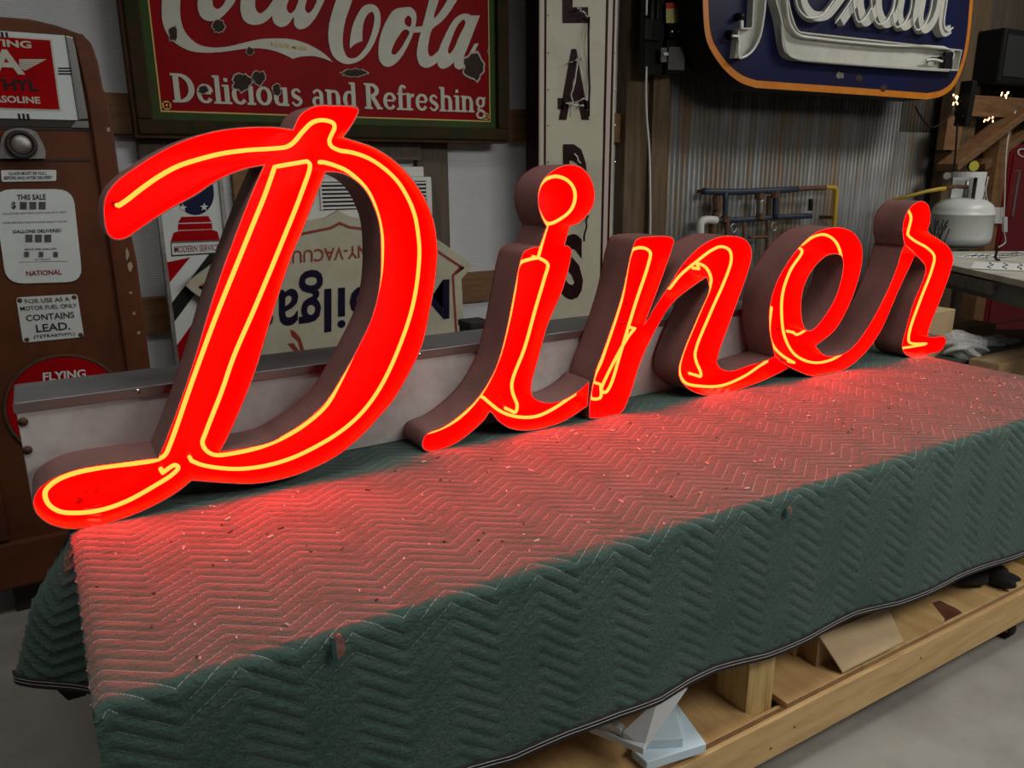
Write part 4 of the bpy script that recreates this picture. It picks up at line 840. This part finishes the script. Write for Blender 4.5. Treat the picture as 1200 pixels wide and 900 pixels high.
# ================================================================== electrics on the post
YE = 3.78
eb = thing('breaker_box', (onY(790,85,YE)[0], YE+0.05, onY(790,85,YE)[2]), 'dark electrical box with yellow warning label beside the post', 'electrical box')
plate('upper_case', quad(776,-60,801,46), YE, 0.06, 'sign_black', eb, bevel=0.004); plate('warning_label', quad(780.5,3.5,798.5,27), YE-0.06, 0.002, 'label_yellow', eb)
plate('label_header', quad(780.5,3.5,798.5,10), YE-0.062, 0.001, 'label_red', eb)
plate('lower_case', [(772,88),(803,85),(804,48),(773,48)], YE, 0.07, 'sign_black', eb, bevel=0.004); plate('grey_cover', [(781.5,82),(800.5,82.5),(801.5,55),(783,55)], YE-0.07, 0.012, 'grey_box', eb, bevel=0.003)
plate('switch_bracket', quad(773.5,56,780,73), YE-0.07, 0.01, 'dull_metal', eb); plate('switch_lever', quad(775,62,780.5,65.5), YE-0.08, 0.02, 'white_plastic', eb)
for x in (787, 795): a = onY(x, 37, YE-0.06); MB().lathe([(0.001,-0.012),(0.009,-0.010),(0.011,0)], (a[0], YE-0.06, a[2]), 12, 'y').build('knob', 'chrome', eb, True)
cd = thing('conduit_box', (onY(760,85,YE)[0], YE+0.05, onY(760,88,YE)[2]), 'black junction panel with conduit on the wood post', 'electrical box')
plate('back_plate', [(748.5,88),(771,90),(773,-60),(752,-60)], YE+0.02, 0.05, 'black', cd, bevel=0.004)
for x, r in ((762,0.022),(769,0.012)): MB().tube([onY(x+4, -60, YE-0.04), onY(x+1, 20, YE-0.04), onY(x, 46, YE-0.04)], r, 12).build('conduit', 'black', cd, True)
plate('junction_cover', [(752,47),(770,49),(771,24),(753,22)], YE-0.03, 0.03, 'black', cd, bevel=0.005)
MB().tube([onY(*p, YE-0.06) for p in smooth_path([(758.5,-60),(758,-10),(757.5,18)], False, 4)], 0.006, 8).build('white_cable', 'white_plastic', cd, True)
MB().tube([onY(*p, YE-0.03) for p in smooth_path([(757.5,78),(757,110),(758,140),(760.5,170),(761.5,200),(762,240),(762,330),(764,420)], False, 5)], 0.0065, 8).build('hanging_cable', 'white_plastic', cd, True)

# ================================================================== pipes on the corrugated wall
YQ = 3.84; V_ = lambda pts: crop(800, 200, 6.0, pts)
pr = thing('pipe_manifold', (onY(900,270,YQ)[0], YQ, 1.0), 'blue and rusty pipe manifold on the corrugated wall', 'pipes')
def pipe(pts, r, m_, nm, dy=0.0): return MB().tube([onY(p[0], p[1], YQ+dy) for p in smooth_path(V_(pts), False, 3)], r, 10).build(nm, m_, pr, True)
pipe([(145,145),(300,150),(550,143),(800,130)], 0.022, 'pipe_blue', 'upper_pipe'); pipe([(235,350),(420,345),(700,325),(900,318)], 0.020, 'pipe_blue', 'lower_pipe')
pipe([(240,175),(245,260),(215,360),(212,520)], 0.026, 'pipe_rust', 'riser_pipe', 0.02); pipe([(300,150),(300,250),(300,345)], 0.016, 'pipe_blue', 'riser_pipe', -0.02)
pipe([(655,145),(655,240),(650,330)], 0.022, 'pipe_blue', 'riser_pipe', -0.02); pipe([(545,200),(545,260),(545,320)], 0.026, 'dull_metal', 'filter_bowl', -0.02)
pipe([(605,180),(605,250),(600,330)], 0.016, 'pipe_rust', 'riser_pipe', 0.02); pipe([(310,360),(310,420),(310,560)], 0.016, 'pipe_rust', 'riser_pipe'); pipe([(600,340),(600,420),(590,600)], 0.014, 'pipe_rust', 'riser_pipe')
pipe([(430,350),(430,470),(425,600)], 0.012, 'pipe_rust', 'riser_pipe'); pipe([(470,470),(540,468),(590,465)], 0.012, 'pipe_rust', 'branch_pipe')
pipe([(790,130),(880,125),(1000,120)], 0.018, 'pipe_rust', 'valve_pipe'); pipe([(900,200),(900,240),(898,280)], 0.016, 'black', 'valve_handle', -0.03)
pipe([(1000,120),(1070,122),(1078,140),(1072,260),(1062,450),(1055,800)], 0.017, 'gas_yellow', 'yellow_gas_line')
pipe([(235,350),(170,345),(130,360),(122,420),(122,560)], 0.027, 'white_plastic', 'white_elbow', -0.03)
for p in ((240,205),(245,250),(650,170),(300,340),(545,320),(540,180)): a = onY(*V_([p])[0], YQ-0.02); MB().lathe([(0.001,-0.02),(0.03,-0.02),(0.03,0.02),(0.001,0.02)], tuple(a), 8).build('pipe_fitting', 'pipe_rust', pr)
for p in ((200,148),(520,143),(760,133),(400,345),(850,320),(1066,330)):
    a = onY(*V_([p])[0], YQ); MB().box(a[0]-0.012, a[0]+0.012, YQ, YW+0.0075, a[2]-0.012, a[2]+0.012).build('pipe_bracket', 'pipe_rust', pr)
for p in ((355,405),(640,395)):
    a = onY(*V_([p])[0], YQ-0.02); MB().tube([(a[0]+0.028*math.cos(t), a[1], a[2]+0.028*math.sin(t)) for t in np.linspace(0, 2*math.pi, 16, endpoint=False)], 0.004, 6, True).build('valve_wheel', 'dull_metal', pr)

# ================================================================== right hand side: bench, tank, timber frame
zB = 1.10
e1, e2 = onZ(1117,311,zB), onZ(1200,329,zB); dv = (e1-e2)/np.linalg.norm(e1-e2); nv = np.array([dv[1], -dv[0], 0])
if nv[0] < 0: nv = -nv
A0 = e2 - dv*0.35; B0 = e1 + dv*0.85; WB = 1.7
bn = thing('light_table', tuple((A0+B0)/2+nv*WB/2-np.array([0,0,zB])), 'cream topped layout bench with paper patterns beside the wall', 'bench')
def slab(mb, a, b, w, z0, z1, in0=0.0):
    p = [a+nv*in0, b+nv*in0, b+nv*w, a+nv*w]; mb.hexa([(q[0], q[1], z0) for q in p], [(q[0], q[1], z1) for q in p]); return mb
slab(MB(), A0, B0, WB, zB-0.035, zB).build('bench_top', 'bench_top', bn, bevel=0.004)
slab(MB(), A0+dv*0.02, B0, WB-0.03, zB-0.15, zB-0.034, 0.03).build('grey_apron', 'bench_grey', bn, bevel=0.004)
slab(MB(), A0+dv*0.62, B0-dv*0.02, 0.06, zB-0.115, zB-0.045, 0.0).build('apron_rail', 'dull_metal', bn)
slab(MB(), A0, B0, WB-0.1, 0.50, 0.54, -0.62).build('lower_shelf', 'wood_grey', bn)
for t in (0.03, 0.97):
    for w in (0.06, WB-0.12): p = A0+(B0-A0)*t+nv*w; MB().box(p[0]-0.04, p[0]+0.04, p[1]-0.04, p[1]+0.04, 0, zB-0.15).build('leg', 'bench_grey', bn)
for k, (px, py, w, h, ang) in enumerate(((1150,300,0.34,0.10,0.2),(1190,312,0.40,0.22,0.45),(1185,297,0.45,0.05,0.1))):
    p = onZ(px, py, zB+0.004*(k+1)); c, s_ = math.cos(ang), math.sin(ang)
    q = [(p[0]+u*c-v*s_, p[1]+u*s_+v*c) for u, v in ((-w/2,-h),(w/2,-h),(w/2,h),(-w/2,h))]
    sh = MB().hexa([(a, b, zB+0.001+0.002*k) for a, b in q], [(a, b, zB+0.003+0.002*k) for a, b in q]).build('paper_pattern', 'paper'); sh['label'] = ['cream strip of pattern paper nearest the tank foot on the bench','white patterned sheet with line drawing on the bench','long narrow paper strip lying behind the white sheet'][k]; sh['category'] = 'paper'
    for j in range(5):
        v0 = -h+(j+0.7)*2*h/6; l = [(p[0]+u*c-v*s_, p[1]+u*s_+v*c, zB+0.0045+0.002*k) for u, v in ((x_, v0+0.012*math.sin(x_*30+j)) for x_ in np.linspace(-w*.4, w*.4, 14))]
        MB().tube(l, 0.0025, 5).build('drawn_line', 'pump_dark', sh)
ck_ = onZ(1168,306,zB); hk = thing('black_hook', tuple(ck_), 'small black bent hook standing on the bench', 'hook')
MB().tube([onY(*p, ck_[1]) for p in smooth_path([(1168.5,288),(1168,295),(1166.5,302),(1171,306),(1172,309)], False, 3)], 0.008, 8).build('bent_rod', 'black', hk, True); MB().lathe([(0.012,0),(0.014,0.004),(0.01,0.008)], (ck_[0]+0.01, ck_[1], zB+0.006), 10).build('hook_foot', 'black', hk)

tc_ = onZ(1126, 291, zB); tx, ty = tc_[0]+0.05, tc_[1]+0.05; dist = (AX.T @ (np.array([tx, ty, 1.35])-CAM))[2]; tr = 34.0*dist/F_PX*0.97
tk = thing('propane_tank', (tx, ty, zB), 'white propane cylinder with valve collar standing on the bench', 'propane tank')
h = tr*1.75
MB().lathe([(0.001,0.02),(tr*.85,0.02),(tr*.97,0.04),(tr,0.08),(tr,h*.66),(tr*1.012,h*.665),(tr*1.012,h*.685),(tr,h*.69),(tr*.985,h*.77),(tr*.90,h*.86),(tr*.72,h*.94),(tr*.45,h*.985),(tr*.12,h)], (tx,ty,zB), 40).build('cylinder_body', 'tank_white', tk, True)
MB().lathe([(tr*.62,0.0),(tr*.66,0.0),(tr*.66,0.045),(tr*.62,0.045)], (tx,ty,zB), 32).build('foot_ring', 'tank_white', tk, True)
vd = np.array([-AX[0,2], -AX[1,2], 0]); vd /= np.linalg.norm(vd); rv = np.array([AX[0,0], AX[1,0], 0])   # toward the camera, and to its right
KT = tr/0.155
def tpt(u, v, w): return tuple(np.array([tx, ty, zB+h]) + (rv*u + vd*v + np.array([0,0,w]))*KT) if w > -0.03 else tuple(np.array([tx, ty, zB+h+w]) + rv*u*KT + vd*v*KT)
cl = MB()
def arcwall(a0, a1, z0, z1, r=0.088):
    P = [(r*math.sin(t), r*math.cos(t)) for t in np.linspace(a0, a1, 14)]
    for (u0,v0),(u1,v1) in zip(P[:-1], P[1:]):
        cl.hexa([tpt(u0,v0,z0), tpt(u1,v1,z0), tpt(u1,v1,z1), tpt(u0,v0,z1)], [tpt(u0*.95,v0*.95,z0), tpt(u1*.95,v1*.95,z0), tpt(u1*.95,v1*.95,z1), tpt(u0*.95,v0*.95,z1)])
arcwall(-1.9, 1.5, 0.105, 0.135); arcwall(0.05, 0.75, -0.02, 0.11); arcwall(0.7, 1.5, 0.03, 0.06); arcwall(1.35, 1.5, 0.05, 0.11); arcwall(2.3, 3.6, -0.02, 0.135)
cl.build('valve_collar', 'tank_white', tk)
MB().tube([tpt(0,0,-0.02), tpt(0,0,0.05), tpt(0,0,0.09)], [0.02,0.018,0.012], 10).build('valve', 'dull_metal', tk, True)
gg = MB(); g0 = np.array(tpt(0.02,0.0,0.165)); gg.tube([tuple(g0-vd*0.012), tuple(g0+vd*0.012)], 0.036, 20); gz = gg.build('gauge_dial', 'gauge_yellow', tk)
MB().tube([tuple(g0-vd*0.013), tuple(g0+vd*0.009)], 0.040, 20).build('gauge_bezel', 'black', gz, True)
g1 = np.array(tpt(-0.135,0.03,0.115)); MB().tube([tuple(g1-vd*0.012), tuple(g1+vd*0.012)], 0.026, 18).build('small_gauge', 'dull_metal', tk)
MB().tube([tpt(-0.01,0.02,0.055), tpt(-0.08,0.04,0.06), tpt(-0.14,0.05,0.05)], 0.014, 8).build('regulator', 'pipe_rust', tk, True)
MB().tube([tpt(-0.14,0.05,0.05), tpt(-0.18,0.05,0.045), tpt(-0.24,0.05,0.035), tpt(-0.42,0.06,-0.01)], [0.014,0.016,0.013,0.012], 8).build('yellow_hose', 'gas_yellow', tk, True)
br = thing('brush_bundle', tuple(tpt(-0.23,0.12,-h)), 'bundle of dark wire bristles beside the propane cylinder', 'brush')
for k in range(16): MB().tube([tpt(-0.21+random.uniform(-.03,.03),0.16,-h), tpt(-0.22+random.uniform(-.07,.07),0.16,-h*random.uniform(.35,.6))], 0.004, 5).build('bristle', 'pump_dark', br)
MB().lathe([(0.03,0.0),(0.045,0.01),(0.045,0.05),(0.03,0.06)], tpt(-0.21,0.16,-h), 12).build('bristle_cup', 'pump_dark', br)

# boxes and wrap on the bench's lower shelf
def pxbox(name, px0, py0, px1, py1, Yd, depth, z0, m_, label, cat):
    a, b = onY(px0, py0, Yd), onY(px1, py1, Yd); z1 = a[2]
    t = thing(name, ((a[0]+b[0])/2, Yd+depth/2, z0), label, cat); MB().box(a[0], b[0], Yd, Yd+depth, z0, z1).build('carton', m_, t, bevel=0.004)
    MB().box(a[0]-0.002, b[0]+0.002, Yd+depth*.5-0.03, Yd+depth*.5+0.03, z1-0.01, z1+0.002).build('tape_strip', 'cardboard_light', t); return t
pxbox('cardboard_box', 1058, 372, 1113, 412, 2.45, 0.30, 0.542, 'cardboard_light', 'pale cardboard box on the shelf right behind the letter r', 'box')
pxbox('cardboard_box', 1118, 388, 1160, 430, 2.85, 0.35, 0.542, 'cardboard', 'brown cardboard box on the shelf behind the clear wrap', 'box')
pxbox('cardboard_box', 1172, 427, 1260, 470, 2.06, 0.16, 0.542, 'cardboard', 'brown carton poking out beside the table end', 'box')
def lump(name, c, rad, m_, label, cat, seed, n=26, amp=0.22):
    r_ = np.random.default_rng(seed); bm = bmesh.new(); bmesh.ops.create_icosphere(bm, subdivisions=4, radius=1)
    ph = r_.uniform(0, 6.3, (6,)); fr = r_.uniform(2, 6, (6,3)) * (1 if amp < .2 else 2.2)
    for v in bm.verts:
        d = 1+amp*sum(math.sin(fr[k]@np.array(v.co)+ph[k]) for k in range(6))/3; v.co = Vector((v.co.x*rad[0]*d, v.co.y*rad[1]*d, v.co.z*rad[2]*d))
    me = bpy.data.meshes.new(name); bm.to_mesh(me); bm.free(); o = link(name, me, m_, None, True); o.location = c; tag(o, label, cat); return o
w1 = onY(1127, 405, 2.38); lump('plastic_wrap', (w1[0], 2.38, w1[2]), (0.11,0.13,0.072), 'wrap', 'crumpled ball of clear plastic wrap beside the letter r', 'wrap', 3)
w2 = onY(1165, 406, 2.48); lump('plastic_wrap', (w2[0], 2.48, w2[2]), (0.18,0.11,0.056), 'wrap', 'loose flat heap of clear wrap above the brown carton', 'wrap', 5)
pb = thing('wrap_tray', (onY(1150,425,2.45)[0], 2.45, 0.542), 'dark tray stack holding the clear plastic wrap', 'tray')
MB().box(w1[0]-0.12, w2[0]+0.18, 2.32, 2.62, 0.542, w1[2]-0.060).build('tray_body', 'black_soft', pb, bevel=0.004); MB().box(w1[0]-0.13, w2[0]+0.19, 2.315, 2.625, w1[2]-0.075, w1[2]-0.058).build('tray_rim', 'bench_grey', pb)

# timber frame with knee braces, far right
YT2 = 3.72
def W2(x, y, Y=YT2): return tuple(onY(x, y, Y))
tf = thing('timber_frame', (W2(1165,290)[0], YT2, 0), 'brown timber shelf frame with diagonal braces at the wall end', 'timber frame')
xq = W2(1170,200)[0]
MB().beam(W2(1128,124), W2(1300,133), 0.10, W2(1165,112)[2]-W2(1165,136)[2]).build('shelf_beam', 'wood_beam', tf, bevel=0.004)
MB().beam(W2(1110,196,YT2-.07), W2(1196,131,YT2-.07), 0.06, 0.17, (0,1,0)).build('brace', 'wood_beam', tf, bevel=0.004)
MB().beam(W2(1143,196,YT2+.1), W2(1215,140,YT2+.1), 0.06, 0.17, (0,1,0)).build('brace', 'wood_beam', tf, bevel=0.004)
MB().box(W2(1160,220)[0], W2(1172,220)[0], YT2-0.03, YT2+0.1, 0, W2(1165,130)[2]).build('post', 'wood_girt', tf, bevel=0.004)
MB().box(W2(1120,80,3.8)[0], W2(1150,80,3.8)[0], 3.78, 3.88, 0, 3.5).build('post', 'wood_post', tf, bevel=0.004)
MB().beam(W2(1104,156,3.75), W2(1122,157,3.75), 0.06, 0.25).build('block', 'wood_girt', tf)
bb = thing('equipment_case', (W2(1190,110)[0], YT2, W2(1185,113)[2]), 'large black case standing on the timber shelf', 'case')
a, b = W2(1156,35), W2(1290,112); MB().box(a[0], b[0], YT2-0.15, YT2+0.19, b[2]+0.0, a[2]).build('case_body', 'black', bb, bevel=0.02); MB().box(a[0]+0.03, b[0]-0.03, YT2-0.158, YT2-0.149, b[2]+0.05, a[2]-0.05).build('front_panel', 'black_soft', bb)
bar = thing('power_strip', W2(1133,148,3.52), 'slanted black power strip hanging from the timber frame', 'power strip')
a, b = W2(1136,95,3.54), W2(1127,148,3.54); MB().beam(a, b, 0.10, 0.06).build('strip_body', 'black', bar, bevel=0.01)
MB().tube([onY(*p, 3.52) for p in smooth_path([(1073,125),(1078,135),(1088,147),(1095,149),(1105,143),(1120,129)], False, 5)], 0.007, 8).build('black_cord', 'black', bar, True)
MB().tube([onY(*p, 3.52) for p in smooth_path([(1122,145),(1120,175),(1116,215),(1112,240)], False, 5)], 0.007, 8).build('black_cord', 'black', bar, True)
MB().tube([onY(*p, 3.52) for p in smooth_path([(1128,136),(1145,137),(1158,139)], False, 5)], 0.005, 8).build('black_cord', 'black', bar, True)
for nm, x, y, Yq, lab in (('string_light', 1120, 117, 3.56, 'cluster of small warm bulbs beside the hanging power strip'), ('string_light', 1159, 139, 3.615, 'cluster of small warm bulbs on the diagonal brace'), ('string_light', 1178, 112, 3.565, 'cluster of small warm bulbs at the foot of the black case')):
    t = thing(nm, W2(x, y, Yq), lab, 'string light')
    for k in range(9):
        p = onY(x+random.uniform(-6,6)*(0.5 if x < 1130 else 1), y+random.uniform(-5,5)*(1.3 if x < 1130 else .7), Yq-random.uniform(0,.06)); MB().lathe([(0.001,-0.008),(0.005,-0.004),(0.005,0.004),(0.001,0.010)], tuple(p), 8).build('bulb', 'bulb', t, True)
    MB().tube([W2(x-7,y+2,Yq), W2(x-2,y-3,Yq), W2(x+3,y+3,Yq), W2(x+8,y-1,Yq)], 0.003, 5).build('wire', 'pump_dark', t)
vm = thing('red_vending_machine', (W2(1230,280,3.76)[0], 3.8, 0), 'dark red drink machine standing beyond the bench', 'drink machine')
a, b = W2(1187,168,3.76), W2(1320,330,3.76); MB().box(a[0], b[0], 3.76, 3.88, 0, a[2]).build('cabinet', 'cooler_red', vm, bevel=0.03)
MB().box(a[0]+0.03, b[0]-0.05, 3.745, 3.76, 0.3, a[2]-0.08).build('door', 'cooler_red', vm, bevel=0.01)
MB().box(a[0]+0.10, a[0]+0.125, 3.72, 3.75, a[2]-0.62, a[2]-0.22).build('door_handle', 'chrome', vm, bevel=0.006)
lettering('Cola', [(1192,183),(1222,188),(1222,177),(1192,173)], 3.743, 'white_enamel', vm, 0.0)
ox = thing('outlet_strip', W2(1170,262,3.68), 'white wall outlet with cable on the timber post', 'outlet')
plate('outlet_cover', quad(1163,243,1173,262), 3.69, 0.02, 'white_plastic', ox, bevel=0.003); plate('outlet_cover', quad(1174,254,1178,272), 3.67, 0.02, 'white_plastic', ox, bevel=0.003)
MB().tube([onY(*p, 3.64) for p in smooth_path([(1190,130),(1184,150),(1180,170),(1178,205),(1177,240),(1176,256)], False, 5)], 0.006, 8).build('white_cable', 'white_plastic', ox, True)
MB().tube([onY(*p, 3.66) for p in smooth_path([(1176,270),(1178,284),(1170,290)], False, 5)], 0.006, 8).build('white_cable', 'white_plastic', ox, True)
for xx in (1153, 1156): MB().tube([onY(*p, 3.64) for p in smooth_path([(xx+2,207),(xx-1,225),(xx+2,238),(xx+7,246)], False, 5)], 0.006, 8).build('white_cable', 'white_plastic', ox, True)

# ================================================================== things on the table's open shelf
zS = 0.2325
def slab_px(name, q, zs, th, m_, label, cat, group=None, broken=False):
    P = [onZ(x, y, z) for (x, y), z in zip(q, zs)]; lo = [(p[0], p[1], p[2]-th) for p in P]
    o = MB().hexa([tuple(p) for p in P], lo).build(name, m_, bevel=0.002); tag(o, label, cat, group); return o
U_ = lambda pts: crop(640, 760, 4.286, pts)
g = 'foam board offcuts on the shelf'
slab_px('foam_board', U_([(430,506),(655,270),(805,478),(505,572)]), [zS+0.027]*4, 0.026, 'foam_blue', 'pale blue foam board lying flat under the others', 'foam board', g)
slab_px('foam_board', U_([(500,460),(560,300),(648,290),(690,450)]), [zS+0.054]*4, 0.026, 'foam_blue', 'small pale blue foam block on the bottom board', 'foam board', g)
slab_px('foam_board', U_([(190,380),(215,350),(505,470),(490,505)]), [zS+0.075,zS+0.09,zS+0.085,zS+0.08], 0.018, 'foam_white', 'thin white foam strip jutting out sideways', 'foam board', g)
slab_px('foam_board', U_([(262,345),(310,325),(400,385),(378,412)]), [zS+0.105,zS+0.115,zS+0.105,zS+0.10], 0.016, 'foam_white', 'short white foam strip on top of the long strip', 'foam board', g)
slab_px('foam_board', U_([(490,495),(383,415),(560,255),(712,172)]), [zS+0.075,zS+0.10,zS+0.19,zS+0.21], 0.018, 'foam_white', 'white foam panel leaning up under the blanket hem', 'foam board', g)
Q2 = lambda pts: crop(900, 640, 4.0, pts)
cb = thing('cardboard_carton', tuple(onZ(985,765,zS)), 'open cardboard carton with flap hanging out under the blanket', 'box')
P = [onZ(x, y, z) for (x, y), z in zip(Q2([(350,588),(635,445),(560,285),(240,420)]), [zS+0.012,zS+0.04,zS+0.115,zS+0.105])]
MB().hexa([tuple(p) for p in P], [(p[0], p[1], p[2]-0.005) for p in P]).build('flap', 'cardboard_light', cb)
p0, p1 = P[3], P[2]; dx = (p1-p0); 
MB().hexa([tuple(p0), tuple(p1), (p1[0]+.05, p1[1]+.28, p1[2]), (p0[0]+.05, p0[1]+.28, p0[2])], [(p0[0],p0[1],zS), (p1[0],p1[1],zS), (p1[0]+.05,p1[1]+.28,zS), (p0[0]+.05,p0[1]+.28,zS)]).build('carton_body', 'cardboard', cb)
blk = thing('wood_block', tuple(onZ(950,775,zS)), 'short upright pine block behind the cardboard flap', 'wood block')
a = onZ(940,775,zS); MB().box(a[0], a[0]+0.10, a[1]+0.03, a[1]+0.12, zS, zS+0.13).build('block_body', 'pine', blk, bevel=0.003); MB().box(a[0]-0.001, a[0]+0.101, a[1]+0.029, a[1]+0.121, zS+0.118, zS+0.131).build('block_cap', 'plywood_edge', blk)
for k, (x, y, rx_, ry_, lab) in enumerate(((1143,684,0.075,0.05,'black strap bundle on the shelf beside the table leg'), (1172,684,0.035,0.075,'black pointed boot-like end sticking out over the shelf'))):
    c = onZ(x, y+4, zS); o = lump('black_strap', (c[0], c[1]+0.02, zS+0.040), (rx_, ry_, 0.036), 'black_soft', lab, 'strap', 11+k, amp=0.12)
